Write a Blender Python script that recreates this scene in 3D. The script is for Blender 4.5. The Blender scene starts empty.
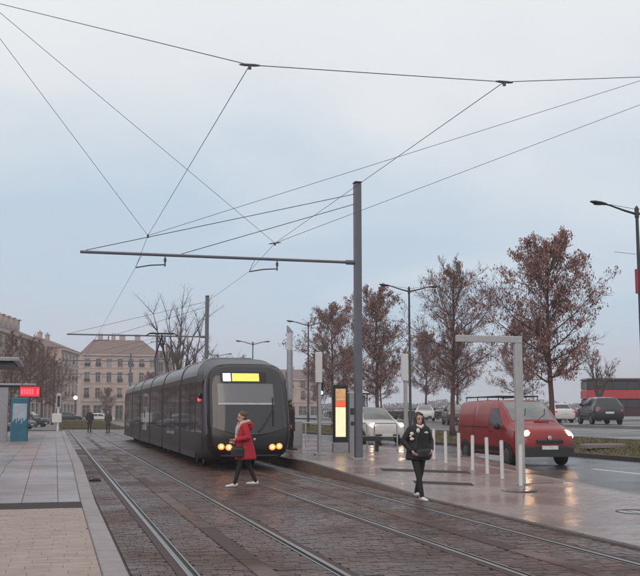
import bpy, bmesh, math, random
from mathutils import Vector, Matrix
R = math.radians
rnd = random.Random(7)
scene = bpy.context.scene
COL = scene.collection

# ------------------------------------------------------------------ camera, sky, sun
PITCH = math.atan(.124)
YAW = math.atan(.266 * math.cos(PITCH))
CAMH = 1.6
cam = bpy.data.cameras.new('camera')
cam.sensor_width = 36.0
cam.lens = 56.25
cam.clip_start = .1
cam.clip_end = 6000
camo = bpy.data.objects.new('camera', cam)
COL.objects.link(camo)
camo.location = (0, 0, CAMH)
camo.rotation_euler = (math.pi / 2 + PITCH, 0, -YAW)
scene.camera = camo

SUN_EL, SUN_AZ = R(32), R(215)          # azimuth clockwise from +Y
world = bpy.data.worlds.new('World')
scene.world = world
world.use_nodes = True
nt = world.node_tree
nt.nodes.clear()
N, L = nt.nodes.new, nt.links.new
wout = N('ShaderNodeOutputWorld')
wbg = N('ShaderNodeBackground')
wbg.inputs['Strength'].default_value = .1
sky = N('ShaderNodeTexSky')
sky.sky_type = 'NISHITA'
sky.sun_disc = False
sky.sun_elevation = SUN_EL
sky.sun_rotation = SUN_AZ
sky.air_density = 1.0
sky.dust_density = 2.0
tc = N('ShaderNodeTexCoord')
sep = N('ShaderNodeSeparateXYZ')
L(tc.outputs['Generated'], sep.inputs[0])
zc = N('ShaderNodeMath'); zc.operation = 'MAXIMUM'; zc.inputs[1].default_value = 0.0
L(sep.outputs['Z'], zc.inputs[0])
zadd = N('ShaderNodeMath'); zadd.operation = 'ADD'; zadd.inputs[1].default_value = .22
L(zc.outputs[0], zadd.inputs[0])
vdiv = N('ShaderNodeVectorMath'); vdiv.operation = 'DIVIDE'
cmb = N('ShaderNodeCombineXYZ')
for k in range(3):
    L(zadd.outputs[0], cmb.inputs[k])
L(tc.outputs['Generated'], vdiv.inputs[0]); L(cmb.outputs[0], vdiv.inputs[1])
cn = N('ShaderNodeTexNoise'); cn.inputs['Scale'].default_value = 1.15; cn.inputs['Detail'].default_value = 6
cn.inputs['Roughness'].default_value = .52; cn.inputs['Distortion'].default_value = .5
L(vdiv.outputs[0], cn.inputs['Vector'])
cr = N('ShaderNodeValToRGB')                 # overcast: brighter towards the zenith
cr.color_ramp.elements[0].position = 0.0; cr.color_ramp.elements[0].color = (5.7, 6.1, 7.1, 1)
cr.color_ramp.elements[1].position = .55; cr.color_ramp.elements[1].color = (8.8, 8.9, 8.95, 1)
e = cr.color_ramp.elements.new(.14); e.color = (5.2, 6.35, 7.5, 1)
e = cr.color_ramp.elements.new(.34); e.color = (8.0, 8.25, 8.45, 1)
ca = N('ShaderNodeMath'); ca.operation = 'MULTIPLY_ADD'
ca.inputs[1].default_value = .44
L(cn.outputs['Fac'], ca.inputs[0])
zoff = N('ShaderNodeMath'); zoff.operation = 'SUBTRACT'; zoff.inputs[1].default_value = .225
L(zc.outputs[0], zoff.inputs[0]); L(zoff.outputs[0], ca.inputs[2])
L(ca.outputs[0], cr.inputs['Fac'])
wmix = N('ShaderNodeMix'); wmix.data_type = 'RGBA'; wmix.inputs[0].default_value = .92
L(sky.outputs[0], wmix.inputs[6]); L(cr.outputs[0], wmix.inputs[7])
L(wmix.outputs[2], wbg.inputs['Color']); L(wbg.outputs[0], wout.inputs[0])

sund = bpy.data.lights.new('sun', 'SUN')
sund.energy = .9
sund.angle = R(45)
sund.color = (1.0, .84, .74)
suno = bpy.data.objects.new('sun', sund)
COL.objects.link(suno)
sdir = Vector((math.sin(SUN_AZ) * math.cos(SUN_EL), math.cos(SUN_AZ) * math.cos(SUN_EL), math.sin(SUN_EL)))
suno.rotation_euler = (-sdir).to_track_quat('-Z', 'Y').to_euler()
suno.location = sdir * 60
vs = scene.view_settings
vs.view_transform = 'Standard'; vs.look = 'None'; vs.gamma = 1; vs.use_curve_mapping = False
vs.exposure = 0.1

# ------------------------------------------------------------------ materials
MATS = {}
def mat(name, col, rough=.6, metal=0., var=.18, scale=6., bump=0., bscale=40., island=0., col2=None, wet=None,
        coat=0., emit=0., ecol=None, spec=.5, alpha=1.0, stretch=None):
    if name in MATS: return MATS[name]
    m = bpy.data.materials.new(name); m.use_nodes = True
    t = m.node_tree; b = t.nodes['Principled BSDF']; n = t.nodes.new; l = t.links.new
    b.inputs['Metallic'].default_value = metal
    b.inputs['Roughness'].default_value = rough
    b.inputs['Specular IOR Level'].default_value = spec
    if coat:
        b.inputs['Coat Weight'].default_value = coat; b.inputs['Coat Roughness'].default_value = .08
    geo = n('ShaderNodeNewGeometry')
    vec = geo.outputs['Position']
    if stretch:
        mp = n('ShaderNodeMapping'); mp.inputs['Scale'].default_value = stretch
        l(vec, mp.inputs['Vector']); vec = mp.outputs[0]
    nz = n('ShaderNodeTexNoise'); nz.inputs['Scale'].default_value = scale; nz.inputs['Detail'].default_value = 5
    nz.inputs['Roughness'].default_value = .6
    l(vec, nz.inputs['Vector'])
    c1 = tuple(max(0, c * (1 - var)) for c in col) + (1,)
    c2 = tuple(min(1, c * (1 + var)) for c in (col2 or col)) + (1,)
    mr = n('ShaderNodeMapRange'); mr.inputs['From Min'].default_value = .3; mr.inputs['From Max'].default_value = .7
    l(nz.outputs['Fac'], mr.inputs['Value'])
    fac = mr.outputs[0]
    if island:
        oi = n('ShaderNodeObjectInfo')
        ad = n('ShaderNodeMath'); ad.operation = 'ADD'; l(geo.outputs['Random Per Island'], ad.inputs[0]); l(oi.outputs['Random'], ad.inputs[1])
        fr = n('ShaderNodeMath'); fr.operation = 'FRACT'; l(ad.outputs[0], fr.inputs[0])
        mm = n('ShaderNodeMix'); mm.data_type = 'FLOAT'; mm.inputs[0].default_value = island
        l(mr.outputs[0], mm.inputs[2]); l(fr.outputs[0], mm.inputs[3]); fac = mm.outputs[0]
    mx = n('ShaderNodeMix'); mx.data_type = 'RGBA'
    mx.inputs[6].default_value = c1; mx.inputs[7].default_value = c2
    l(fac, mx.inputs[0]); l(mx.outputs[2], b.inputs['Base Color'])
    if wet:
        wn = n('ShaderNodeTexNoise'); wn.inputs['Scale'].default_value = wet[2] if len(wet) > 2 else .5; wn.inputs['Detail'].default_value = 4
        l(geo.outputs['Position'], wn.inputs['Vector'])
        wr = n('ShaderNodeMapRange'); wr.inputs['From Min'].default_value = .38; wr.inputs['From Max'].default_value = .62
        wr.inputs['To Min'].default_value = wet[0]; wr.inputs['To Max'].default_value = wet[1]
        l(wn.outputs['Fac'], wr.inputs['Value']); l(wr.outputs[0], b.inputs['Roughness'])
    if bump:
        bn = n('ShaderNodeTexNoise'); bn.inputs['Scale'].default_value = bscale; bn.inputs['Detail'].default_value = 3
        l(vec, bn.inputs['Vector'])
        bp = n('ShaderNodeBump'); bp.inputs['Strength'].default_value = bump; bp.inputs['Distance'].default_value = .02
        l(bn.outputs['Fac'], bp.inputs['Height']); l(bp.outputs[0], b.inputs['Normal'])
    if emit:
        b.inputs['Emission Color'].default_value = (ecol or col) + (1,); b.inputs['Emission Strength'].default_value = emit
    MATS[name] = m
    return m

def brick_mat(name, c1, c2, mortar, bw, bh, rough=(.2, .45), scale=1.0, bump=.3):
    m = bpy.data.materials.new(name); m.use_nodes = True
    t = m.node_tree; b = t.nodes['Principled BSDF']; n = t.nodes.new; l = t.links.new
    geo = n('ShaderNodeNewGeometry')
    br = n('ShaderNodeTexBrick'); br.inputs['Scale'].default_value = scale
    br.inputs['Color1'].default_value = c1 + (1,); br.inputs['Color2'].default_value = c2 + (1,); br.inputs['Mortar'].default_value = mortar + (1,)
    br.inputs['Brick Width'].default_value = bw; br.inputs['Row Height'].default_value = bh; br.inputs['Mortar Size'].default_value = .006
    l(geo.outputs['Position'], br.inputs['Vector'])
    nz = n('ShaderNodeTexNoise'); nz.inputs['Scale'].default_value = .6; nz.inputs['Detail'].default_value = 5
    l(geo.outputs['Position'], nz.inputs['Vector'])
    mx = n('ShaderNodeMix'); mx.data_type = 'RGBA'; mx.blend_type = 'MULTIPLY'; mx.inputs[0].default_value = .5
    l(br.outputs['Color'], mx.inputs[6]); l(nz.outputs['Fac'], mx.inputs[7])
    ml = n('ShaderNodeMix'); ml.data_type = 'RGBA'; ml.blend_type = 'MULTIPLY'; ml.inputs[0].default_value = 1
    ml.inputs[7].default_value = (1.35, 1.35, 1.35, 1); l(mx.outputs[2], ml.inputs[6]); l(ml.outputs[2], b.inputs['Base Color'])
    wr = n('ShaderNodeMapRange'); wr.inputs['From Min'].default_value = .38; wr.inputs['From Max'].default_value = .62
    wr.inputs['To Min'].default_value = rough[0]; wr.inputs['To Max'].default_value = rough[1]
    l(nz.outputs['Fac'], wr.inputs['Value']); l(wr.outputs[0], b.inputs['Roughness'])
    bp = n('ShaderNodeBump'); bp.inputs['Strength'].default_value = bump; bp.inputs['Distance'].default_value = .01
    l(br.outputs['Fac'], bp.inputs['Height']); bp.invert = True; l(bp.outputs[0], b.inputs['Normal'])
    MATS[name] = m
    return m

mat('ground', (.16, .15, .15), .7, scale=.3)
mat('sett', (.04, .0215, .02), .4, var=.3, island=.6, col2=(.1, .058, .052), wet=(.22, .6, .5), bump=.3, bscale=60, scale=.9, spec=.26)
brick_mat('sett_far', (.1, .064, .06), (.07, .044, .041), (.045, .03, .028), .17, .105, (.25, .58))
mat('bed', (.04, .026, .024), .6, bump=.3)
mat('rail', (.27, .25, .245), .34, .9, scale=3, var=.15)
mat('groove', (.012, .011, .011), .7)
mat('flange', (.062, .04, .037), .7, scale=9, bump=.2, spec=.25)
mat('power_rail', (.06, .038, .034), .38, scale=1.2, wet=(.45, .8, .8), bump=.25, col2=(.115, .068, .056), spec=.25)
mat('slab', (.17, .138, .14), .4, var=.14, island=.5, scale=1.2, col2=(.23, .189, .191), wet=(.2, .5, .6), bump=.12, bscale=90)
mat('kerb', (.185, .15, .15), .45, var=.15, island=.4, bump=.15, bscale=70, col2=(.24, .2, .198))
mat('joint', (.16, .125, .115), .7)
mat('beige', (.285, .217, .193), .65, var=.14, island=.22, scale=2.2, col2=(.36, .285, .255), bump=.5, bscale=22, stretch=(1, 4, 1), spec=.3)
mat('tan', (.21, .152, .137), .35, var=.14, island=.4, scale=.9, col2=(.28, .208, .187), wet=(.09, .3, .5), bump=.12, bscale=60)
mat('tan_base', (.165, .12, .108), .45, wet=(.1, .34, .5))
mat('darkstone', (.045, .036, .036), .75, bump=.2, spec=.15)
mat('kerb_dark', (.04, .03, .028), .55, var=.25, island=.4, bump=.2)  # dark colour holds the shade and dirt of the platform kerb face
mat('asphalt', (.055, .049, .051), .35, var=.25, scale=2.5, wet=(.1, .36, .35), bump=.15, bscale=160, stretch=None)
mat('asphalt_dry', (.1, .095, .1), .5, var=.2, scale=1.5, wet=(.3, .6, .3), bump=.2, bscale=120)
mat('paint', (.6, .6, .6), .5, var=.2, scale=12)
mat('soil', (.09, .075, .04), .9, bump=.4)
mat('grass', (.07, .066, .022), .7, var=.35, col2=(.125, .108, .04), island=.6)
mat('steel', (.33, .33, .35), .42, .5, var=.1, scale=8)
mat('mast', (.13, .135, .155), .45, .3, var=.1, scale=6)
mat('dark_iron', (.03, .034, .042), .45, .3)
mat('wire', (.09, .095, .115), .5, .3)
mat('light_metal', (.42, .41, .415), .4, .3, var=.08)
mat('white_metal', (.62, .61, .61), .4, 0, var=.06)
mat('rubber', (.012, .012, .013), .7)
mat('black', (.012, .012, .014), .5)
mat('bark', (.095, .055, .05), .85, var=.3, scale=14, bump=.5)
mat('bark_grey', (.09, .07, .066), .85, var=.3, scale=14, bump=.5)
mat('leaf', (.165, .075, .068), .75, var=.45, col2=(.29, .155, .135), island=.9)
mat('leaf_dark', (.15, .072, .066), .75, var=.45, col2=(.25, .14, .122), island=.9)
mat('glass', (.025, .027, .032), .06, 0, var=.1, spec=.6)
mat('glass_win', (.055, .055, .062), .12, 0, var=.3, spec=.6)

# ------------------------------------------------------------------ mesh helpers
class MB:
    def __init__(s): s.v = []; s.f = []
    def add(s, vs, fs):
        o = len(s.v); s.v += [tuple(p) for p in vs]; s.f += [tuple(i + o for i in f) for f in fs]; return s
    def box(s, c, sz, rz=0., rx=0., ry=0.):
        M = Matrix.Rotation(rz, 3, 'Z') @ Matrix.Rotation(ry, 3, 'Y') @ Matrix.Rotation(rx, 3, 'X')
        c = Vector(c); vs = []
        for k in (-1, 1):
            for j in (-1, 1):
                for i in (-1, 1):
                    vs.append(c + M @ Vector((i * sz[0] / 2, j * sz[1] / 2, k * sz[2] / 2)))
        return s.add(vs, [(0, 2, 3, 1), (4, 5, 7, 6), (0, 1, 5, 4), (2, 6, 7, 3), (0, 4, 6, 2), (1, 3, 7, 5)])
    def bbox(s, c, sz, b=.01, rz=0.):              # box with chamfered vertical and top edges
        x, y, z = sz[0] / 2, sz[1] / 2, sz[2] / 2
        M = Matrix.Rotation(rz, 3, 'Z'); c = Vector(c)
        def ring(x, y, b, z): return [(x - b, -y, z), (x, -y + b, z), (x, y - b, z), (x - b, y, z), (-x + b, y, z), (-x, y - b, z), (-x, -y + b, z), (-x + b, -y, z)]
        rs = [ring(x, y, b, -z), ring(x, y, b, z - b), ring(x - b, y - b, b, z)]
        vs = [c + M @ Vector(p) for r in rs for p in r]
        fs = [tuple(range(7, -1, -1)), tuple(range(16, 24))]
        for k in range(2):
            for i in range(8): fs.append((k * 8 + i, k * 8 + (i + 1) % 8, k * 8 + 8 + (i + 1) % 8, k * 8 + 8 + i))
        return s.add(vs, fs)
    def tube(s, pts, rad, n=8, caps=True):
        pts = [Vector(p) for p in pts]
        if not isinstance(rad, (list, tuple)): rad = [rad] * len(pts)
        u = None; vs = []
        for i, p in enumerate(pts):
            d = (pts[min(i + 1, len(pts) - 1)] - pts[max(i - 1, 0)])
            if d.length < 1e-9: d = Vector((0, 0, 1))
            d.normalize()
            if u is None:
                u = d.orthogonal().normalized()
            else:
                u = u - d * u.dot(d)
                if u.length < 1e-6: u = d.orthogonal()
                u.normalize()
            w = d.cross(u)
            for k in range(n):
                a = 2 * math.pi * k / n
                vs.append(p + (u * math.cos(a) + w * math.sin(a)) * rad[i])
        fs = []
        for i in range(len(pts) - 1):
            for k in range(n):
                fs.append((i * n + k, i * n + (k + 1) % n, (i + 1) * n + (k + 1) % n, (i + 1) * n + k))
        if caps:
            fs.append(tuple(range(n - 1, -1, -1))); fs.append(tuple((len(pts) - 1) * n + k for k in range(n)))
        return s.add(vs, fs)
    def ell(s, c, r, n=12, m=8, rot=None):
        c = Vector(c); vs = []; fs = []
        for j in range(m + 1):
            ph = math.pi * j / m
            for i in range(n):
                a = 2 * math.pi * i / n
                p = Vector((r[0] * math.sin(ph) * math.cos(a), r[1] * math.sin(ph) * math.sin(a), r[2] * math.cos(ph)))
                if rot: p = rot @ p
                vs.append(c + p)
        for j in range(m):
            for i in range(n):
                fs.append((j * n + i, (j + 1) * n + i, (j + 1) * n + (i + 1) % n, j * n + (i + 1) % n))
        return s.add(vs, fs)
    def lathe(s, prof, c=(0, 0, 0), n=20, axis='Z'):
        c = Vector(c); vs = []; fs = []
        for (r, h) in prof:
            for i in range(n):
                a = 2 * math.pi * i / n
                p = (r * math.cos(a), r * math.sin(a), h)
                if axis == 'X': p = (p[2], p[0], p[1])
                if axis == 'Y': p = (p[0], p[2], p[1])
                vs.append(c + Vector(p))
        for j in range(len(prof) - 1):
            for i in range(n):
                fs.append((j * n + i, j * n + (i + 1) % n, (j + 1) * n + (i + 1) % n, (j + 1) * n + i))
        fs.append(tuple(range(n - 1, -1, -1))); fs.append(tuple((len(prof) - 1) * n + k for k in range(n)))
        return s.add(vs, fs)
    def loft(s, rings, caps=True, closed=True):
        n = len(rings[0]); vs = [p for r in rings for p in r]; fs = []
        for j in range(len(rings) - 1):
            for i in range(n if closed else n - 1):
                fs.append((j * n + i, j * n + (i + 1) % n, (j + 1) * n + (i + 1) % n, (j + 1) * n + i))
        if caps:
            fs.append(tuple(range(n - 1, -1, -1))); fs.append(tuple((len(rings) - 1) * n + k for k in range(n)))
        return s.add(vs, fs)
    def grid(s, fn, nu, nv):
        vs = [fn(i / nu, j / nv) for j in range(nv + 1) for i in range(nu + 1)]; w = nu + 1
        return s.add(vs, [(j * w + i, j * w + i + 1, (j + 1) * w + i + 1, (j + 1) * w + i) for j in range(nv) for i in range(nu)])
    def mesh(s, name, m, smooth=False):
        me = bpy.data.meshes.new(name); me.from_pydata(s.v, [], s.f)
        me.materials.append(MATS[m] if isinstance(m, str) else m)
        bm = bmesh.new(); bm.from_mesh(me); bmesh.ops.recalc_face_normals(bm, faces=bm.faces); bm.to_mesh(me); bm.free()
        if smooth:
            me.polygons.foreach_set('use_smooth', [True] * len(me.polygons))
            if smooth != 'all':
                me.set_sharp_from_angle(angle=R(smooth if smooth is not True else 40))
        me.update()
        return me
    def build(s, name, m, parent=None, smooth=False, loc=None):
        o = bpy.data.objects.new(name, s.mesh(name, m, smooth)); COL.objects.link(o)
        if parent: o.parent = parent
        if loc: o.location = loc
        return o

def tag(o, label=None, cat=None, group=None, kind=None):
    if label: o['label'] = label
    if cat: o['category'] = cat
    if group: o['group'] = group
    if kind: o['kind'] = kind
    return o
def empty(name, loc, rz=0., label=None, cat=None, group=None):
    o = bpy.data.objects.new(name, None); COL.objects.link(o); o.empty_display_size = .2
    o.location = loc; o.rotation_euler = (0, 0, rz)
    return tag(o, label, cat, group)
def copy_tree(o, parent=None):
    c = o.copy(); COL.objects.link(c); c.parent = parent
    for ch in list(o.children): copy_tree(ch, c)
    return c
def instance(me, name, parent, loc, rot=(0, 0, 0), scale=(1, 1, 1)):
    o = bpy.data.objects.new(name, me); COL.objects.link(o); o.parent = parent
    o.location = loc; o.rotation_euler = rot; o.scale = scale
    return o
def sheet(name, xs, ys, zf, m, kind='structure'):
    b = MB(); n = len(xs)
    b.add([(x, y, zf(x, y)) for y in ys for x in xs], [(j * n + i, j * n + i + 1, (j + 1) * n + i + 1, (j + 1) * n + i) for j in range(len(ys) - 1) for i in range(n - 1)])
    o = b.build(name, m); o['kind'] = kind
    return o

FW = Vector((math.sin(YAW) * math.cos(PITCH), math.cos(YAW) * math.cos(PITCH), math.sin(PITCH)))
RT = Vector((math.cos(YAW), -math.sin(YAW), 0)); UP = RT.cross(FW)
def in_view(x, y, z=0, mg=1.0):                 # used only to skip pieces that no view could show
    v = Vector((x, y, z - CAMH)); d = v.dot(FW)
    return d > .5 and abs(v.dot(RT) / d) < .32 * mg and abs(v.dot(UP) / d) < .288 * mg

# ------------------------------------------------------------------ setting
def ramp(y, a, b, h):
    t = min(1, max(0, (y - a) / (b - a))); return .02 + (h - .02) * t
def hR(y): return ramp(y, 17.6, 26.5, .27) if y < 76 else ramp(82 - y, 0, 6, .27)
def hL(y): return ramp(y, 18.4, 27, .26) if y < 74 else ramp(80 - y, 0, 6, .26)

g = sheet('ground', [-3000, 0, 3000], [-400, 0, 200, 3500], lambda x, y: -.05, 'ground')
BED_X0, BED_X1 = .78, 6.62
bed = sheet('track_bed', [BED_X0, BED_X1], [2, 46, 92], lambda x, y: -.014, 'bed')
bfar = MB().add([(BED_X0, 44.9, -.006), (BED_X1, 44.9, -.006), (BED_X1, 92, -.006), (BED_X0, 92, -.006)], [(0, 1, 2, 3)]).build('distant_paving', 'sett_far', bed)

RAILS = [1.345, 2.845, 4.52, 6.02]
CENT = [(1.345 + 2.845) / 2, (4.52 + 6.02) / 2]
for i, x in enumerate(RAILS):
    s = 1 if i % 2 == 0 else -1                 # groove on the gauge side
    b = MB(); b.box((x, 47, -.02), (.056, 90, .052)); r = b.build('rail', 'rail', bed)
    b = MB(); b.box((x + s * .054, 47, -.0225), (.045, 90, .03)); b.build('rail_groove', 'groove', r)
    b = MB(); b.box((x + s * .088, 47, -.02), (.022, 90, .048)); b.build('rail_lip', 'rail', r)
    b = MB(); b.box((x - s * .075, 47, -.02), (.085, 90, .045)); b.build('rail_bedding', 'flange', r)
for c in CENT:
    y = 3.0; k = 0
    while y < 60:
        ln = 8.0 if k % 2 == 0 else 3.0
        b = MB(); b.bbox((c, y + ln / 2, -.015), (.22, ln - .03, .05), .008)
        b.build('power_rail_segment', 'power_rail' if k % 2 == 0 else 'flange', bed)
        y += ln; k += 1

UNIT = {}
def unit_piece(m, name):
    if m not in UNIT:
        b = MB(); i = .488
        b.add([(-.5, -.5, -1), (.5, -.5, -1), (.5, .5, -1), (-.5, .5, -1), (-i, -i, 0), (i, -i, 0), (i, i, 0), (-i, i, 0)],
              [(4, 5, 6, 7), (0, 1, 5, 4), (1, 2, 6, 5), (2, 3, 7, 6), (3, 0, 4, 7)])
        UNIT[m] = b.mesh(name, m)
    return UNIT[m]
def field(name, parent, x0, x1, y0, y1, pw, pd, gap, hf, m, thick=.014, limit=300, skip=(), jit=.15, zj=.003, mg=1.25, bond=True, seed=1):
    r = random.Random(seed); ps = []
    y = y0; row = 0
    while y < y1 - pd * .5:
        d = min(pd, y1 - y)
        x = x0 - (pw * .5 * (row % 2) if bond else 0)
        while x < x1:
            w = pw * (1 + r.uniform(-jit, jit))
            a, b = max(x, x0), min(x + w, x1)
            segs = [(a, b)]
            for (sa, sb) in skip:
                ns = []
                for (p, q) in segs:
                    if q <= sa or p >= sb: ns.append((p, q))
                    else:
                        if sa - p > .04: ns.append((p, sa))
                        if q - sb > .04: ns.append((sb, q))
                segs = ns
            for (p, q) in segs:
                if q - p > .04 and in_view((p + q) / 2, y + d / 2, 0, mg): ps.append((p + gap * .22, q - gap * .22, y + gap / 2, y + d - gap / 2, r.uniform(-zj, zj)))
            x += w
        y += pd; row += 1
    def key(t):
        cx, cy = (t[0] + t[1]) / 2, (t[2] + t[3]) / 2
        return (0 if in_view(cx, cy, hf(cy), .99) else 1, cx * cx + cy * cy)
    ps.sort(key=key)
    me = unit_piece(m, name)
    for (a, b, c, d, z) in ps[:limit]:
        cy = (c + d) / 2; sl = (hf(d) - hf(c)) / max(1e-6, d - c)
        instance(me, name, parent, ((a + b) / 2, cy, hf(cy) + z), (math.atan(sl) + r.uniform(-.006, .006), r.uniform(-.008, .008), 0), (b - a, d - c, thick))
    rest = ps[limit:]
    if rest:
        mb = MB()
        for (a, b, c, d, z) in rest:
            i = min(.003, (b - a) * .05); hc, hd = hf(c) + z, hf(d) + z; t1, t2 = r.uniform(-.0015, .0015), r.uniform(-.0015, .0015)
            mb.add([(a, c, hc - thick), (b, c, hc - thick), (b, d, hd - thick), (a, d, hd - thick), (a + i, c + i, hc - t1), (b - i, c + i, hc + t1), (b - i, d - i, hd + t2), (a + i, d - i, hd - t2)],
                   [(4, 5, 6, 7), (0, 1, 5, 4), (1, 2, 6, 5), (2, 3, 7, 6), (3, 0, 4, 7)])
        o = mb.build(name + '_field', m, parent); o['kind'] = 'stuff'

skips = []
for i, x in enumerate(RAILS):
    s = 1 if i % 2 == 0 else -1
    e1, e2 = sorted((x - s * .12, x + s * .102)); skips.append((e1, e2))
for c in CENT: skips.append((c - .115, c + .115))
field('sett', bed, BED_X0 + .01, BED_X1 - .01, 8.2, 45, .17, .105, .009, lambda y: 0.0, 'sett', skip=skips, seed=3)

# left platform: solid with ramp, kerb stones, slabs
def solid_strip(name, x0, x1, ys, hf, m, drop=.014, parent=None, z0=-.06):
    b = MB(); rings = [[(x0, y, z0), (x1, y, z0), (x1, y, hf(y) - drop), (x0, y, hf(y) - drop)] for y in ys]
    b.loft(rings); o = b.build(name, m, parent)
    if not parent: o['kind'] = 'structure'
    return o
plat = solid_strip('tram_platform', -3.6, .765, [2, 10, 17.5, 18.4, 20, 23, 27, 74, 77, 80], hL, 'joint')
field('paving_slab', plat, -3.6, .5, 18.55, 74, .62, .62, .005, hL, 'slab', jit=.0, zj=.0015, bond=False, limit=290, seed=5)
field('paver', plat, -2.2, .5, 8.4, 17.38, .4, .2, .003, hL, 'beige', thick=.005, jit=.06, zj=.0005, limit=300, seed=6)
b = MB(); b.bbox((-1.2, 17.96, .012), (3.42, 1.14, .02), .004); b.build('dark_paving_strip', 'darkstone', plat)
kme = MB().bbox((0, 0, -.07), (.252, .994, .14), .012).mesh('kerb_stone', 'kerb')
y = 6.0; k = 0
while y < 74:
    yc = y + .5; sl = (hL(y + 1) - hL(y)) / 1
    instance(kme, 'kerb_stone', plat, (.637, yc, hL(yc) + .004), (math.atan(sl), 0, 0))
    y += 1.0
# drain box near the kerb
dr = empty('rail_switch_box', (.98, 24.4, 0), 0, 'small black drain box lying against the kerb between kerb and rail', 'drain box')
MB().bbox((0, 0, .02), (.26, .5, .05), .01).build('housing', 'black', dr)
MB().bbox((.02, -.1, .055), (.16, .14, .025), .008).build('lid', 'dark_iron', dr)

# right pavement / platform
RP0, RP1 = 6.64, 11.0
pave = solid_strip('pavement', RP0, RP1, [2, 10, 17.6, 19, 20.5, 22, 24, 26.5, 40, 76, 79, 82], hR, 'tan_base')
solid_strip('platform_extension', RP1 + .001, 12.3, [24, 26, 28, 40, 76, 82], lambda y: hR(y) * min(1, max(.1, (y - 23) / 5)), 'tan_base', 0.0)
field('paver', pave, RP0 + .115, RP1 - .16, 8.6, 44, .32, .16, .01, hR, 'tan', jit=.03, zj=.001, limit=300, seed=8)
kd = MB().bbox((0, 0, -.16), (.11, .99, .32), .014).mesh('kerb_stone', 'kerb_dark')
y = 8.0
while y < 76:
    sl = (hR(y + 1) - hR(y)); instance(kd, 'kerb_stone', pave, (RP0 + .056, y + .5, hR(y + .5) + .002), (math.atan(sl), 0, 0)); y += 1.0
ks = MB().bbox((0, 0, -.08), (.148, .99, .16), .014).mesh('kerb_stone', 'kerb')
y = 8.0
while y < 60:
    sl = (hR(y + 1) - hR(y)); instance(ks, 'kerb_stone', pave, (RP1 - .078, y + .5, hR(y + .5) + .003), (math.atan(sl), 0, 0)); y += 1.0
def grate(pts, zup=.004):
    b = MB(); b.add([(x, y, hR(y) + zup) for x, y in pts] + [(x, y, hR(y) - .012) for x, y in pts], [(0, 1, 2, 3), (0, 1, 5, 4), (1, 2, 6, 5), (2, 3, 7, 6), (3, 0, 4, 7)])
    return b.build('dark_paving_strip', 'darkstone', pave)
grate([(7.75, 23.4), (9.6, 22.3), (9.75, 22.95), (7.9, 24.1)])
grate([(7.45, 20.3), (8.5, 19.6), (8.65, 20.15), (7.6, 20.9)])
def manhole(x, y, r):
    e = empty('manhole_cover', (x, y, hR(y) + .004), 0)
    b = MB(); b.lathe([(r, -.01), (r, .002), (r - .03, .003), (r - .035, -.004)], n=32); b.build('rim', 'dark_iron', e, 30)
    b = MB(); b.lathe([(r - .04, -.01), (r - .04, .0015), (r - .05, .003)], n=32); b.build('lid', 'tan_base', e, 30)
    for a in (-.5, 0, .5): MB().box((a * r, 0, .004), (.02, r * 1.1, .003)).build('rib', 'dark_iron', e)
    return e
tag(manhole(9.0, 18.55, .36), 'round manhole cover in tan paving at the foot of the angular metal frame', 'manhole cover')
tag(manhole(9.12, 14.4, .42), 'round manhole cover in plain tan paving well clear of the bollards', 'manhole cover')

# road
road = sheet('road', [RP1, 18.3], [2, 30, 120, 420], lambda x, y: 0.0, 'asphalt')
for y0 in range(7, 100, 8):
    b = MB(); b.box((14.75 + .0, y0 + .2 + 1.2, .003), (.13, 2.6, .006)); o = b.build('lane_dash', 'paint', road)
# median
def zmed(x, y=0): return .14 + (x - 18.45) / 3.6 * .36
median = sheet('median', [18.45, 19.5, 20.8, 22.05], [10, 30, 60, 120, 420], zmed, 'soil')
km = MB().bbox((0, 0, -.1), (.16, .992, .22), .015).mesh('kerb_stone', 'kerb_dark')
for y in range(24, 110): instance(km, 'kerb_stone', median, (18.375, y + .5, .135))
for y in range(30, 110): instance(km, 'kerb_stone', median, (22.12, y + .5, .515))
gb = MB(); gr = random.Random(4)
for _ in range(26000):
    y = 24 + 70 * gr.random() ** 1.7; x = gr.uniform(18.48, 22.0); z = zmed(x)
    h = gr.uniform(.03, .085); a = gr.uniform(0, 6.28); w = gr.uniform(.008, .018) * (1 + y / 60); lx, ly = gr.uniform(-.06, .06), gr.uniform(-.06, .06)
    gb.add([(x - math.cos(a) * w, y - math.sin(a) * w, z), (x + math.cos(a) * w, y + math.sin(a) * w, z), (x + lx, y + ly, z + h)], [(0, 1, 2)])
go = gb.build('grass', 'grass'); tag(go, 'rough grass growing on the median between the two roads', 'grass', kind='stuff')
b = MB(); b.bbox((19.6, 33.4, .36), (1.6, .5, .14), .02); o = b.build('concrete_slab', 'kerb'); tag(o, 'pale flat concrete slab lying in the median grass', 'slab')
far_road = sheet('far_road', [22.2, 31.2], [10, 40, 120, 420], lambda x, y: .42 + (x - 22.2) / 9 * .24, 'asphalt_dry')
quay = sheet('quay', [31.36, 34, 95], [10, 60, 120, 420], lambda x, y: .8, 'asphalt_dry')
b = MB()
kq = MB().bbox((0, 0, -.1), (.16, .992, .24), .015).mesh('kerb_stone', 'kerb')
for y in range(36, 120): instance(kq, 'kerb_stone', quay, (31.28, y + .5, .805))
left_street = sheet('street', [-60, -3.62], [2, 80, 420], lambda x, y: .0, 'asphalt_dry')
cross = sheet('crossing', [-3.6, 11], [92.0, 96], lambda x, y: .0, 'asphalt_dry')
lawn = sheet('lawn', [.5, 6.8], [96.1, 130, 190], lambda x, y: .06 + (y - 96) * .004, 'soil')
gb = MB()
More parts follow.
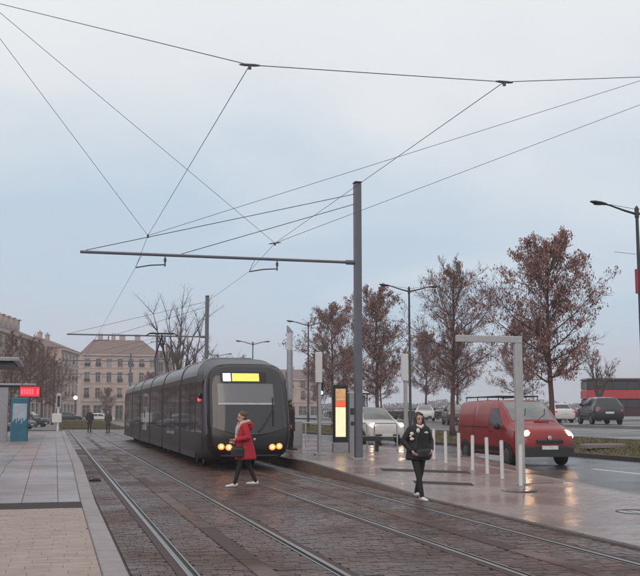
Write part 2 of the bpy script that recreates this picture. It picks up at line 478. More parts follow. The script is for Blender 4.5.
for _ in range(9000):
    y = gr.uniform(96.2, 150); x = gr.uniform(.6, 6.7); z = .06 + (y - 96) * .004
    a = gr.uniform(0, 6.28); w = gr.uniform(.03, .06); h = gr.uniform(.06, .16)
    gb.add([(x - math.cos(a) * w, y - math.sin(a) * w, z), (x + math.cos(a) * w, y + math.sin(a) * w, z), (x, y, z + h)], [(0, 1, 2)])
o = gb.build('grass', 'grass'); tag(o, 'grassed tram bed beyond the two standing pedestrians', 'grass', kind='stuff')

# ------------------------------------------------------------------ buildings
mat('stone_a', (.43, .325, .295), .8, var=.14, scale=.5, bump=.2, bscale=8)
mat('stone_b', (.4, .31, .285), .8, var=.16, scale=.4, bump=.2, bscale=8)
mat('stone_c', (.48, .375, .33), .8, var=.12, scale=.5, bump=.2, bscale=8)
mat('slate', (.15, .135, .14), .55, var=.2, scale=2)
mat('tile_roof', (.17, .115, .105), .7, var=.25, scale=2)
mat('shop', (.55, .52, .5), .6, var=.1)
mat('curtain', (.2, .18, .17), .35, var=.3); mat('shutter', (.3, .29, .3), .6, var=.15)
mat('win_frame', (.5, .46, .42), .6)

def facade(b, w, h, rects, depth=.28):
    xs = sorted({-w / 2, w / 2} | {r[0] for r in rects} | {r[1] for r in rects}); zs = sorted({0, h} | {r[2] for r in rects} | {r[3] for r in rects})
    def hole(x, z): return any(r[0] < x < r[1] and r[2] < z < r[3] for r in rects)
    for i in range(len(xs) - 1):
        for j in range(len(zs) - 1):
            if not hole((xs[i] + xs[i + 1]) / 2, (zs[j] + zs[j + 1]) / 2):
                b.add([(xs[i], 0, zs[j]), (xs[i + 1], 0, zs[j]), (xs[i + 1], 0, zs[j + 1]), (xs[i], 0, zs[j + 1])], [(0, 1, 2, 3)])
    for (a, c, e, f) in rects:
        b.add([(a, 0, e), (c, 0, e), (c, 0, f), (a, 0, f), (a, depth, e), (c, depth, e), (c, depth, f), (a, depth, f)], [(0, 1, 5, 4), (1, 2, 6, 5), (2, 3, 7, 6), (3, 0, 4, 7)])

def building(label, loc, rz, w, depth, floors, bays, wallm, roofm, roof='mansard', shop=True, roofh=3.4, fh=3.6, chim=2):
    e = empty('town_house', loc, rz, label, 'building', 'stone town houses along the street')
    gh = 4.3; h = gh + (floors - 1) * fh; rects = []; bw = w / bays
    for k in range(bays):
        xc = -w / 2 + bw * (k + .5)
        if shop: rects.append((xc - bw * .36, xc + bw * .36, .35 if k != bays // 2 else .02, 3.1))
        else: rects.append((xc - .6, xc + .6, 1.0, 3.2))
        for f in range(1, floors):
            z = gh + (f - 1) * fh; wh = 2.25 if f < floors - 1 else 1.8
            rects.append((xc - .58, xc + .58, z + .55, z + .55 + wh))
    b = MB(); facade(b, w, h, rects)
    b.add([(-w / 2, 0, 0), (-w / 2, depth, 0), (w / 2, depth, 0), (w / 2, 0, 0), (-w / 2, 0, h), (-w / 2, depth, h), (w / 2, depth, h), (w / 2, 0, h)], [(0, 1, 5, 4), (1, 2, 6, 5), (2, 3, 7, 6), (4, 5, 6, 7)])
    wall = b.build('wall', wallm, e)
    for z, t, d in [(gh - .15, .3, .18), (h - .25, .5, .42)] + [(gh + f * fh + .25, .16, .1) for f in range(1, floors - 1)]:
        MB().box((0, -d / 2 + .001, z), (w - .02, d, t)).build('cornice', wallm, wall)
    for (a, c, z0, z1) in rects:
        xc = (a + c) / 2; ww = c - a; zz = (z0 + z1) / 2; hh = z1 - z0
        fr = MB()
        fr.box((a + .04, .24, zz), (.08, .06, hh)); fr.box((c - .04, .24, zz), (.08, .06, hh)); fr.box((xc, .238, zz), (.06, .06, hh)); fr.box((xc, .242, z0 + hh * .7), (ww, .05, .06))
        wo = fr.build('window', 'win_frame', e)
        MB().box((xc, .262, zz), (ww, .02, hh)).build('pane', rnd.choice(('glass_win', 'glass_win', 'curtain', 'shutter')) if z0 > gh else 'glass_win', wo)
        if z0 > gh:
            MB().box((xc, -.06, z0 - .06), (ww + .3, .14, .12)).build('sill', wallm, wo); MB().box((xc, -.04, z1 + .1), (ww + .3, .1, .16)).build('lintel', wallm, wo)
            if rnd.random() < .5:
                MB().box((xc, -.14, z0 + .45), (ww + .1, .03, .75)).build('railing', 'dark_iron', wo)
    b = MB()
    if roof == 'mansard':
        i = 1.1
        b.loft([[(-w / 2, -.3, h), (w / 2, -.3, h), (w / 2, depth, h), (-w / 2, depth, h)], [(-w / 2 + .05, i, h + roofh * .8), (w / 2 - .05, i, h + roofh * .8), (w / 2 - .05, depth - i, h + roofh * .8), (-w / 2 + .05, depth - i, h + roofh * .8)],
                [(-w / 2 + .1, depth * .45, h + roofh), (w / 2 - .1, depth * .45, h + roofh), (w / 2 - .1, depth * .55, h + roofh), (-w / 2 + .1, depth * .55, h + roofh)]])
    else:
        b.loft([[(-w / 2 - .3, -.5, h), (w / 2 + .3, -.5, h), (w / 2 + .3, depth + .3, h), (-w / 2 - .3, depth + .3, h)], [(-w / 2 + 3, depth * .45, h + roofh), (w / 2 - 3, depth * .45, h + roofh), (w / 2 - 3, depth * .55, h + roofh), (-w / 2 + 3, depth * .55, h + roofh)]])
    rf = b.build('roof', roofm, e)
    if roof == 'mansard':
        for k in range(bays):
            xc = -w / 2 + bw * (k + .5)
            d = MB(); d.box((xc, .35, h + 1.2), (1.3, 1.2, 1.9)); d.box((xc, .25, h + 2.2), (1.5, 1.5, .14)); do = d.build('dormer', 'stone_c', rf)
            MB().box((xc, -.258, h + 1.2), (.9, .02, 1.4)).build('pane', 'glass_win', do)
    for k in range(chim):
        xc = (-w / 2 + w * (k + .5) / chim) * (.66 if roof == 'hip' else .95) + rnd.uniform(-.6, .6)
        c = MB(); ch = rnd.uniform(-.9, -.1); cw = rnd.uniform(.8, 1.4); c.box((xc, depth * .5, h + roofh + ch / 2 + .1), (cw, .7, 2.6 + ch)); c.box((xc, depth * .5, h + roofh + 1.4 + ch + .07), (cw + .2, .85, .14))
        for q in (-.3, .28): c.tube([(xc + q, depth * .5, h + roofh + 1.5 + ch), (xc + q, depth * .5, h + roofh + 1.9 + ch)], .12, 6)
        c.build('chimney', 'stone_b' if k % 2 else 'stone_a', rf)
    return e
# row along the left, running away from the camera; facades look to the right
ddir = Vector((14.9, 70)).normalized(); p0 = Vector((-16.5, 120.5)); rz_row = math.atan2(ddir.y, ddir.x)
specs = [(17, 4, 6, 'stone_c', 'slate', 'mansard', 'cream stone town house with tall mansard dormers behind the platform shelter'),
         (15, 4, 5, 'stone_b', 'slate', 'mansard', 'greyish stone house with dark mansard roof behind the brown street trees'),
         (19, 4, 6, 'stone_a', 'slate', 'mansard', 'pinkish stone house with slate mansard between two paler houses'),
         (16, 4, 5, 'stone_c', 'tile_roof', 'hip', 'cream stone house with low tiled roof in the long terrace'),
         (17, 3, 5, 'stone_a', 'tile_roof', 'hip', 'lower pinkish stone house near the end of the terrace'),
         (18, 4, 5, 'stone_c', 'tile_roof', 'hip', 'sandy gable-end house where the terrace meets the facing block')]
t = 0
for i, (w, fl, bays, wm, rm, rt, lab) in enumerate(specs):
    c = p0 + ddir * (t + w / 2)
    building(lab, (c.x, c.y, 0), rz_row, w - .03, 11, fl, bays, wm, rm, rt, roofh=3.0 if rt == 'mansard' else 2.2, fh=3.3)
    t += w
building('long pale stone block with brown tiled roof and chimneys closing the street', (14.6, 238, 0), R(3), 17.5, 12, 4, 7, 'stone_c', 'tile_roof', 'hip', roofh=3.6, fh=3.6, chim=4)
building('narrow stone house half hidden behind bare trees beside the closing block', (26.5, 241, 0), R(0), 6.5, 11, 4, 3, 'stone_b', 'slate', 'mansard', roofh=2.4, fh=3.2, chim=1)
building('low distant stone house glimpsed over the tram roof', (36, 250, 0), R(-4), 12, 11, 3, 4, 'stone_b', 'tile_roof', 'hip', roofh=2.6, fh=3.1)
building('low distant house behind the median trees with tiled roof', (58, 262, 0), R(-8), 22, 11, 3, 7, 'stone_a', 'tile_roof', 'hip', roofh=2.6, fh=3.1)

# ------------------------------------------------------------------ trees
def tree_meshes(seed, H=9.0, clear=2.4, spread=2.7, leaves=1.0, bare=False, vase=False, leafm='leaf', barkm='bark', crownsize=1.0):
    r = random.Random(seed); tb = MB(); lb = MB(); tips = []
    def branch(p, d, ln, rad, lvl, n=5):
        pts = [p]; rs = [rad]; k = 5 if lvl < 2 else 4; q = Vector(p); dd = Vector(d).normalized()
        for i in range(k):
            dd = (dd + Vector((r.uniform(-1, 1), r.uniform(-1, 1), r.uniform(-.5, 1.0))) * .13).normalized()
            q = q + dd * (ln / k); pts.append(q.copy()); rs.append(max(.005, rad * (1 - .8 * (i + 1) / k)))
        tb.tube(pts, rs, n if lvl < 2 else 3, caps=False)
        return pts, rs
    def twigs(pts, rs, ln, lvl):
        for i in range(1, len(pts)):
            cnt = 3
            for _ in range(cnt):
                a = r.uniform(0, 6.28); base = (pts[i] - pts[i - 1]).normalized()
                sd = base.orthogonal().normalized(); sd = Matrix.Rotation(a, 3, base) @ sd
                nd = (base * .75 + sd * .8 + Vector((0, 0, .25))).normalized()
                l2 = ln * r.uniform(.32, .5) * (1.15 - .5 * i / len(pts))
                st = pts[i - 1].lerp(pts[i], r.random())
                p2, r2 = branch(st, nd, l2, max(.007, rs[i] * .55), lvl + 1)
                if lvl == 1: twigs(p2, r2, l2, 2)
                else: tips.append((p2[-1], nd)); tips.append((p2[2], nd))
    if not vase:
        pts = [Vector((0, 0, 0))]; rs = [.15]; q = Vector((0, 0, 0)); k = 14
        for i in range(k):
            q = q + Vector((r.uniform(-.06, .06), r.uniform(-.06, .06), H / k)); pts.append(q.copy()); rs.append(.13 * (1 - .9 * ((i + 1) / k) ** 1.1) + .006)
        rs[0] = .2
        tb.tube(pts, rs, 8)
        z = clear; a = r.uniform(0, 6.28)
        while z < H - .4:
            f = (z - clear) / (H - clear)
            ln = spread * (.55 + 1.7 * f if f < .27 else 1.02 * (1 - (f - .27) / .78) ** .8) * r.uniform(.75, 1.1) + .3
            i = min(k - 1, int(z / H * k)); p = pts[i].lerp(pts[i + 1], z / H * k - i)
            el = R(22 + 32 * f + r.uniform(-10, 12))
            d = Vector((math.cos(a) * math.cos(el), math.sin(a) * math.cos(el), math.sin(el)))
            bp, br = branch(p, d, ln, max(.015, rs[i] * .5), 1)
            twigs(bp, br, ln, 1)
            a += 2.4 + r.uniform(-.4, .4); z += .21 + .1 * r.random()
    else:
        tr = [Vector((0, 0, z)) + Vector((r.uniform(-.05, .05), r.uniform(-.05, .05), 0)) for z in (0, .8, 1.6, clear)]
        tb.tube(tr, [.26, .2, .18, .17], 8)
        for k in range(7):
            a = k * 2 * math.pi / 7 + r.uniform(-.3, .3); el = R(r.uniform(60, 82))
            d = Vector((math.cos(a) * math.cos(el), math.sin(a) * math.cos(el), math.sin(el)))
            ln = (H - clear) * r.uniform(.75, 1.02)
            bp, br = branch(tr[-1] - Vector((0, 0, r.random() * .5)), d, ln, .12, 1)
            for i in range(2, len(bp)):
                for _ in range(2):
                    aa = r.uniform(0, 6.28); nd = (d * .9 + Vector((math.cos(aa), math.sin(aa), .2)) * .65).normalized()
                    l2 = ln * r.uniform(.2, .38)
                    p2, r2 = branch(bp[i], nd, l2, br[i] * .6 + .018, 1)
                    twigs(p2, r2, l2 * .8, 2)
    if not bare:
        for (p, d) in tips:
            if r.random() > leaves * (.35 + 1.3 * (math.sin(p.x * 2.6 + seed) * math.sin(p.y * 2.3) * math.sin(p.z * 2.1 + 1) * 1.6 + .5)): continue
            cl = r.randint(4, 11)
            for _ in range(cl):
                c = p + Vector((r.gauss(0, .07), r.gauss(0, .07), r.gauss(-.03, .07)))
                ln = r.uniform(.07, .17) * crownsize; w = ln * r.uniform(.16, .34); a = r.uniform(0, 6.28); tl = r.uniform(-.5, .5)
                u = Vector((math.cos(a), math.sin(a), 0)); dn = Vector((math.sin(a) * tl, -math.cos(a) * tl, -1)).normalized()
                lb.add([c, c + dn * ln * .5 + u * w, c + dn * ln, c + dn * ln * .55 - u * w], [(0, 1, 2, 3)])
    trm = tb.mesh('trunk', barkm, 'all'); lm = lb.mesh('crown', leafm) if lb.v else None
    return trm, lm
TA = tree_meshes(11, 8.9, 2.6, 3.5, .28, crownsize=.85)
TB = tree_meshes(23, 8.9, 2.5, 3.5, .075, crownsize=.85)
TC = tree_meshes(37, 8.6, 2.3, 3.5, .2, crownsize=.9, leafm='leaf_dark')
TF = tree_meshes(38, 8.6, 2.3, 3.2, .035, leafm='leaf_dark')
TD = tree_meshes(41, 10.8, 3.0, 3, bare=True, vase=True, barkm='bark_grey')
TE = tree_meshes(53, 8.0, 2.5, 3, .12, vase=True, barkm='bark_grey')
def tree(tm, x, y, z, s, rz, label, group, name='street_tree'):
    e = empty(name, (x, y, z), rz, label, 'tree', group); e.scale = (s, s, s)
    instance(tm[0], 'trunk', e, (0, 0, 0))
    if tm[1]: instance(tm[1], 'crown', e, (0, 0, 0))
    return e
GM = 'trees on the grass median'
tree(TA, 20.5, 39.0, .33, .95, .4, 'largest tree on the median, full of brown hanging seed clusters', GM)
tree(TB, 20.5, 50.0, .33, 1.0, 1.2, 'thin-crowned median tree with few brown leaves behind the red van', GM)
tree(TC, 20.4, 62.5, .33, 1.02, 2.2, 'dense brown median tree beside the double lamp post', GM)
tree(TC, 20.6, 74, .33, 1.02, 4.1, 'dense brown median tree behind the overhead-line mast', GM)
tree(TE, 20.5, 118, .33, .95, 5.5, 'distant thin bare tree on the median beyond the lamp posts', GM)
GQ = 'trees along the quay'
for i, (x, y, s, tm, lab) in enumerate([(34.5, 71, .85, TC, 'brown quay tree behind the red van roof'), (34.5, 83, .9, TC, 'brown quay tree above the parked cars'),
        (36.5, 96, .95, TA, 'leafy quay tree seen between two median trunks'), (37, 112, .9, TC, 'dark quay tree near the far bus shelter'), (37, 128, 1.0, TA, 'far quay tree beyond the bus shelter'),
        (45.5, 78, .74, TE, 'small spreading bare tree in front of the red bus'), (62, 90, .95, TD, 'tall bare tree rising behind the end of the red bus'),
        (38, 145, 1.0, TC, 'farthest quay tree in the row')]):
    tree(tm, x, y, .8, s, i * 1.3, lab, GQ)
tree(TD, 10.4, 88, 0, 1.0, .7, 'large bare tree with upswept limbs behind the tram', None)
tree(TE, 17.2, 122, 0, 1.2, 1.9, 'bare tree seen over the tram nose roof', None)
GL = 'trees in front of the left terrace'
for i, (x, y, s, lab) in enumerate([(-3.6, 88, .92, 'brown street tree just behind the red arrivals display'), (-2.3, 100, .98, 'brown street tree before the grey stone house'), (-1.2, 114, 1.0, 'brown street tree standing mid-terrace'), (-.2, 130, .95, 'farthest brown street tree before the terrace end')]):
    tree(TF, x, y, 0, s, i * 2.1 + .5, lab, GL)
for i, (x, y, s, tm, lab) in enumerate([(13.5, 150, .8, TC, 'brown tree before the closing block by the tram tail'), (17.5, 160, .85, TE, 'thin tree before the closing block roof'), (8.4, 170, .6, TC, 'small dark tree at the foot of the closing block')]):
    tree(tm, x, y, 0, s, i, lab, 'trees before the closing block')

# ------------------------------------------------------------------ overhead line
def mast(y, label, x=8.42, H=8.28, arm=True):
    e = empty('catenary_mast', (x, y, hR(y) if 26 < y < 80 else 0), 0, label, 'mast', 'overhead line masts')
    zb = e.location.z
    b = MB(); b.bbox((0, 0, (H - zb) / 2), (.2, .24, H - zb), .03); b.build('pole', 'mast', e)
    MB().bbox((0, 0, .02), (.42, .46, .04), .01).build('base_plate', 'steel', e)
    MB().bbox((0, 0, H - zb + .02), (.22, .26, .04), .01).build('cap', 'dark_iron', e)
    if arm:
        zt = 5.92 - zb; xl = .55 - x
        b = MB(); b.tube([(-.1, 0, zt), (xl, 0, zt)], .042, 8); b.tube([(-.12, 0, zt), (-.35, 0, zt)], .07, 8); b.build('arm', 'mast', e)
        for xt, zz in ((xl + .15, 7.95), (xl + 2.75, 7.65)):
            b = MB(); b.tube([(-.1, 0, zz - zb), (xt, 0, zt + .05)], .011, 5); b.build('stay_cable', 'wire', e)
        for c in CENT:
            b = MB(); dx = c - x
            b.tube([(dx + .75, 0, zt - .05), (dx + .75, 0, zt - .32)], .022, 6); b.tube([(dx + .75, 0, zt - .27), (dx + .35, 0, zt - .3), (dx - .05, 0, zt - .38)], .018, 6)
            b.lathe([(.02, -.0), (.045, .03), (.03, .05), (.045, .08), (.02, .11)], (dx + .75, 0, zt - .2), 8)
            b.build('registration_arm', 'wire', e)
            MB().tube([(dx + .1, 0, zt - .05), (dx + .02, 0, zt - .2), (dx - .05, 0, zt - .37)], .008, 5).build('dropper', 'wire', e)
    return e
mast(27.6, 'tall grey mast with long arm over both tracks beside the lit poster')
mast(57.6, 'shorter-looking grey mast with arm rising behind the tram roof')
mast(87, 'third grey mast with arm in the distance behind the tram')
mast(118, 'farthest grey mast with arm before the closing block')
LA = empty('catenary_mast', (-2.15, 16.9, 0), 0, 'anchor mast on the left platform holding span wires', 'mast', 'overhead line masts')
MB().bbox((0, 0, 4.6), (.22, .24, 9.2), .03).build('pole', 'mast', LA)
RA = empty('catenary_mast', (19.3, 17.3, .2), 0, 'anchor mast on the median holding span wires', 'mast', 'overhead line masts')
MB().bbox((0, 0, 5.6), (.22, .24, 11.2), .03).build('pole', 'mast', RA)
def wire(pts, rad, label, sag=0., name='overhead_wire', n=5):
    P = []
    for a, c in zip(pts[:-1], pts[1:]):
        a, c = Vector(a), Vector(c)
        for i in range(12):
            t = i / 12; q = a.lerp(c, t); q.z -= sag * 4 * t * (1 - t); P.append(q)
    P.append(Vector(pts[-1]))
    o = MB().tube(P, rad, n).build(name, 'wire'); tag(o, label, 'wire', 'overhead tram wires'); return o
N1, N2 = Vector((CENT[0] - .06, 23.8, 5.78)), Vector((CENT[1] - .05, 24.2, 5.8))
S1, S2 = Vector((CENT[0] - .06, 10.85, 5.53)), Vector((CENT[1] - .03, 10.95, 5.64))
zc_ = 5.55
wire([S1, N1, (CENT[0] - .05, 27.6, zc_), (CENT[0] - .05, 57.6, zc_), (CENT[0] - .05, 87, zc_), (CENT[0] - .05, 118, zc_)], .005, 'contact wire running above the empty track')
wire([S2, N2, (CENT[1] - .05, 27.6, zc_), (CENT[1] - .05, 57.6, zc_), (CENT[1] - .05, 87, zc_), (CENT[1] - .05, 118, zc_)], .005, 'contact wire running above the tram')
wire([(-2.05, 16.9, 8.55), S1, S2, (19.2, 17.3, 9.3)], .0055, 'span wire crossing both tracks where the contact wires end')
wire([(-2.05, 16.9, 9.05), N1], .005, 'pull-off wire from the left anchor mast to the empty track')
wire([(-2.05, 16.9, 9.0), N2], .005, 'pull-off wire from the left anchor mast to the tram track')
wire([(19.2, 17.3, 11.2), N1], .006, 'pull-off wire from the median anchor mast to the empty track')
wire([(19.2, 17.3, 11.1), N2], .006, 'pull-off wire from the median anchor mast to the tram track')
def clamp(p, label, d=(1, 0, 0), s=1.0):
    e = empty('wire_clamp', p, 0, label, 'wire clamp', 'overhead wire clamps')
    d = Vector(d).normalized()
    b = MB(); b.tube([-d * .22 * s, -d * .12 * s, d * .12 * s, d * .22 * s], [.008, .016, .016, .008], 6); b.build('insulator', 'wire', e, 40)
    b = MB(); b.box((0, 0, -.03), (.06 * s, .03, .07 * s)); b.build('clamp_body', 'wire', e)
clamp(S1, 'clamp where the span wire meets the empty track wire', (1, .05, .05), .55); clamp(S2, 'clamp where the span wire meets the tram track wire', (1, .1, .05), .55)
clamp(N1, 'clamp joining pull-off wires above the empty track', (.1, 1, 0), .8); clamp(N2, 'clamp joining pull-off wires above the tram track', (1, .3, .2), .8)

# ------------------------------------------------------------------ lamp posts
def lamp_post(y, label, x=20.5, z=.33):
    e = empty('street_lamp', (x, y, z), 0, label, 'street lamp', 'double street lamps on the median')
    b = MB(); b.tube([(0, 0, 0), (0, 0, 1.2), (0, 0, 1.25), (0, 0, 8.55)], [.11, .11, .085, .055], 10); b.build('pole', 'dark_iron', e, 40)
    MB().lathe([(.17, 0), (.17, .05), (.12, .12)], n=12).build('base', 'dark_iron', e)
    MB().lathe([(.07, 8.35), (.08, 8.4), (.08, 8.7), (.03, 8.8)], n=10).build('bracket', 'dark_iron', e)
    for s in (-1, 1):
        b = MB(); b.tube([(s * .05, 0, 8.5), (s * .5, 0, 8.6), (s * 1.15, 0, 8.78), (s * 1.35, 0, 8.8)], [.045, .04, .032, .03], 8); a = b.build('arm', 'dark_iron', e, 40)
        MB().tube([(s * .06, 0, 8.68), (s * 1.1, 0, 8.8)], .009, 5).build('tie_rod', 'dark_iron', a)
        b = MB(); prof = [(1.2, .03, .03), (1.3, .08, .05), (1.5, .13, .065), (1.72, .12, .06), (1.86, .06, .035), (1.9, .012, .01)]
        rings = [[(s * px, math.cos(2 * math.pi * k / 12) * wy, 8.8 + (px - 1.2) * .1 + math.sin(2 * math.pi * k / 12) * hz) for k in range(12)] for (px, wy, hz) in prof]
        b.loft(rings); h = b.build('lamp_head', 'dark_iron', e, 50)
        MB().ell((s * 1.58, 0, 8.775), (.2, .09, .03), 10, 6).build('lens', 'glass_win', h, True)
    return e
for y, lab in ((32.0, 'double street lamp standing in grass near the pale slab'), (56.6, 'double street lamp between the dense and thin median trees'), (81.5, 'double street lamp standing beyond the overhead mast'), (106, 'double street lamp seen above the tram nose'), (130, 'most distant double street lamp over the tram roof')):
    lamp_post(y, lab)
# banner bracket on the near lamp
bn = empty('lamp_banner', (20.5, 32.0, .33), 0, 'small red signal box and bracket rod on the lamp post by the slab', 'bracket')
MB().tube([(-.06, 0, 7.0), (-1.0, 0, 7.05)], .011, 5).build('rod', 'light_metal', bn)
mat('red_sign', (.3, .03, .05), .5)
MB().bbox((-.11, 0, 6.0), (.05, .16, .9), .01).build('red_panel', 'red_sign', bn)

# ------------------------------------------------------------------ tram
mat('tram_paint', (.024, .0165, .017), .34, 0, var=.25, scale=2, spec=.16)
mat('tram_dark', (.016, .014, .015), .4, var=.1)
mat('tram_roof', (.17, .16, .165), .35, .2, var=.08, scale=2)
mat('tram_glass', (.022, .019, .02), .04, 0, var=.1, spec=.6)
mat('windscreen', (.028, .029, .032), .06, 0, var=.05, spec=.6)
mat('blind', (.13, .13, .138), .25, var=.04, coat=.6)
mat('blind_bar', (.4, .4, .42), .3)
mat('led_orange', (1, .5, .12), .5, emit=1.15, ecol=(1.0, .43, .06), scale=60, var=.2)
mat('led_white', (1, .85, .8), .5, emit=2.0, ecol=(1.0, .82, .78))
mat('head_amber', (1, .4, .1), .3, emit=1.7, ecol=(1.0, .2, .03))  # wide amber emission imitates the orange glow around each bulb
mat('head_core', (1, .8, .5), .3, emit=28, ecol=(1.0, .38, .1))
mat('head_warm', (1, .8, .6), .3, emit=45, ecol=(1.0, .62, .32))
mat('led_red', (1, .1, .1), .4, emit=2.6, ecol=(1.0, .035, .06))
mat('tail_red', (.5, .02, .03), .3, emit=.5, ecol=(1, .05, .08))

TRX, TRY = CENT[1] - .06, 27.1
TR = empty('tram', (TRX, TRY, 0), 0, 'long dark grey articulated tram with lit orange destination display on the track', 'tram')
HW, ZC, HZ, EN = 1.2, 1.64, 1.36, 4.8
def rr(x, z): return (abs(x / HW) ** EN + abs((z - ZC) / HZ) ** EN) ** (1 / EN)
def nose_y(x, z):
    r = min(1, rr(x, z))
    return .24 * max(0, z - .95) + .05 * max(0, z - .95) ** 2 + .25 * max(0, .6 - z) + .16 * (x / HW) ** 2 + .42 * (1 - (1 - r ** 13) ** .5)
def sup(a, n):
    c, s_ = math.cos(a), math.sin(a); return math.copysign(abs(c) ** (2 / n), c), math.copysign(abs(s_) ** (2 / n), s_)
NA = 72
def body_ring(y, zc=1.66, hz=1.5, n=6, hw=HW):
    out = []
    for k in range(NA):
        a = 2 * math.pi * k / NA; c, s_ = sup(a, 5.2 if math.sin(a) >= 0 else 16); out.append((hw * c, y, zc + (hz if s_ >= 0 else hz - .07) * s_))
    return out
rings = []
for r in (.002, .2, .4, .6, .75, .85, .9, .94, .965, .98, .99, .997, 1.0):
    rg = []
    for k in range(NA):
        c, s_ = sup(2 * math.pi * k / NA, EN); x, z = HW * r * c, ZC + HZ * r * s_
        rg.append((x, nose_y(x, z), z))
    rings.append(rg)
rings.append(body_ring(2.35))
b = MB().loft(rings, caps=False); b.build('nose_shell', 'tram_paint', TR, 'all')
def patch(fn, nu, nv, name, m, parent, off=.008):
    def f(u, v):
        x, z = fn(u, v); return (x, nose_y(x, z) - off, z)
    return MB().grid(f, nu, nv).build(name, m, parent, 'all')
RG = .955
def wx(z, g=RG): return HW * max(0.0, g ** EN - abs((z - ZC) / HZ) ** EN) ** (1 / EN)
ZTOP = ZC + HZ * RG * .985
def ws(u, v):
    q = (u - .5) * 2; zl = .98 + .26 * q * q; z = zl + (ZTOP - zl) * v; return q * wx(z), z
wsc = patch(ws, 24, 24, 'windscreen', 'windscreen', TR)
def bl(u, v): return -.86 + 1.56 * u, 1.86 + .52 * v
patch(bl, 14, 6, 'sun_blind', 'blind', TR, .013)
patch(lambda u, v: (-.86 + 1.56 * u, 1.80 + .055 * v), 14, 1, 'blind_bar', 'blind_bar', TR, .016)
patch(lambda u, v: (-.78 + 1.3 * u, 2.41 + .3 * v), 12, 2, 'display_housing', 'black', TR, .012)
patch(lambda u, v: (-.70 + .21 * u, 2.45 + .22 * v), 2, 2, 'line_display', 'led_white', TR, .018)
# destination dots: rows of small LED blocks
dd = patch(lambda u, v: (-.45 + .76 * u, 2.45 + .22 * v), 8, 2, 'destination_display', 'led_orange', TR, .018)
def chin(u, v):
    q = (u - .5) * 2; zt = .95 + .25 * q * q; zb = .42 + .1 * q * q; z = zb + (zt - zb) * v; return q * wx(z, .88), z
patch(chin, 20, 8, 'lower_mask', 'tram_dark', TR, .006)
patch(lambda u, v: (-.8 + 1.6 * u, .40 + .045 * v), 16, 1, 'bumper_trim', 'tram_roof', TR, .014)
for sx in (-1, 1):
    def cl(u, v, sx=sx): return sx * (.50 + .44 * u), .56 + .17 * v + .05 * u
    h = patch(cl, 6, 3, 'headlight_cluster', 'black', TR, .012)
    for xx in (.60, .80):
        z = .645 + (.02 if xx > .7 else 0)
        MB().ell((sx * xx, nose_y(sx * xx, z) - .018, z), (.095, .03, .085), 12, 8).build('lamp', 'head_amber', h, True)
        MB().ell((sx * xx, nose_y(sx * xx, z) - .045, z), (.034, .016, .032), 10, 6).build('bulb', 'head_core', h, True)
    # mirror camera
    m_ = MB(); m_.ell((sx * 1.24, 1.25, 2.05), (.05, .12, .09), 8, 6); m_.tube([(sx * 1.15, 1.4, 2.1), (sx * 1.24, 1.3, 2.08)], .02, 5); m_.build('mirror', 'tram_dark', TR, True)
MB().ell((-1.225, 1.6, 1.95), (.03, .06, .05), 8, 6).build('side_marker_lamp', 'led_red', TR, True)
for sx in (-1, 1):       # cab side windows and the rim round the front
    MB().bbox((sx * 1.199, 1.62, 1.75), (.02, 1.2, 1.45), .006).build('cab_window', 'tram_glass', TR)
    MB().box((sx * 1.2, 1.0, 1.6), (.014, .03, 2.3)).build('cab_seam', 'black', TR)
mat('tram_rim', (.1, .095, .105), .3, .3, var=.1)  # front frame, its lighter grey carrying the reflection along the edge
rim_b = MB()
for k in range(NA):
    c0, s0 = sup(2 * math.pi * k / NA, EN); c1, s1 = sup(2 * math.pi * (k + 1) / NA, EN)
    if min(s0, s1) < -.55: continue
    q = []
    for (c, s_, g) in ((c0, s0, .962), (c1, s1, .962), (c1, s1, .99), (c0, s0, .99)):
        x, z = HW * g * c, ZC + HZ * g * s_; q.append((x, nose_y(x, z) - .01, z))
    rim_b.add(q, [(0, 1, 2, 3)])
rim_b.build('windscreen_rim', 'tram_rim', TR, 'all')
wb = MB()
def np(x, z, o=.04): return Vector((x, nose_y(x, z) - o, z))
wb.tube([np(.22, 1.06), np(.45, 1.35), np(.66, 1.68)], [.025, .02, .015], 6); wb.build('wiper_arm', 'black', TR)
MB().tube([np(.64, 1.22, .03), np(.66, 1.6, .035), np(.66, 2.0, .03)], .018, 5).build('wiper_blade', 'black', TR)
lo = MB(); lo.ell((.1, nose_y(.1, .86) - .012, .86), (.035, .012, .035), 10, 6); lo.build('badge', 'light_metal', TR, True)
secs = [(2.35, 5.85), (6.2, 11.4), (11.75, 16.7), (17.05, 21.8), (22.15, 26.9), (27.25, 33.0)]
def half_rings(y0, y1, part):
    out = []
    for y in (y0, y1):
        r = body_ring(y); r2 = r[NA // 4:] + r[:NA // 4]            # start at top centre
        if part == 'body': out.append([p for p in r2 if p[2] <= 2.78])
        else:
            up = [p for p in r if p[2] >= 2.62]; out.append(sorted(up, key=lambda p: math.atan2(p[2] - 1.2, p[0])))
    return out
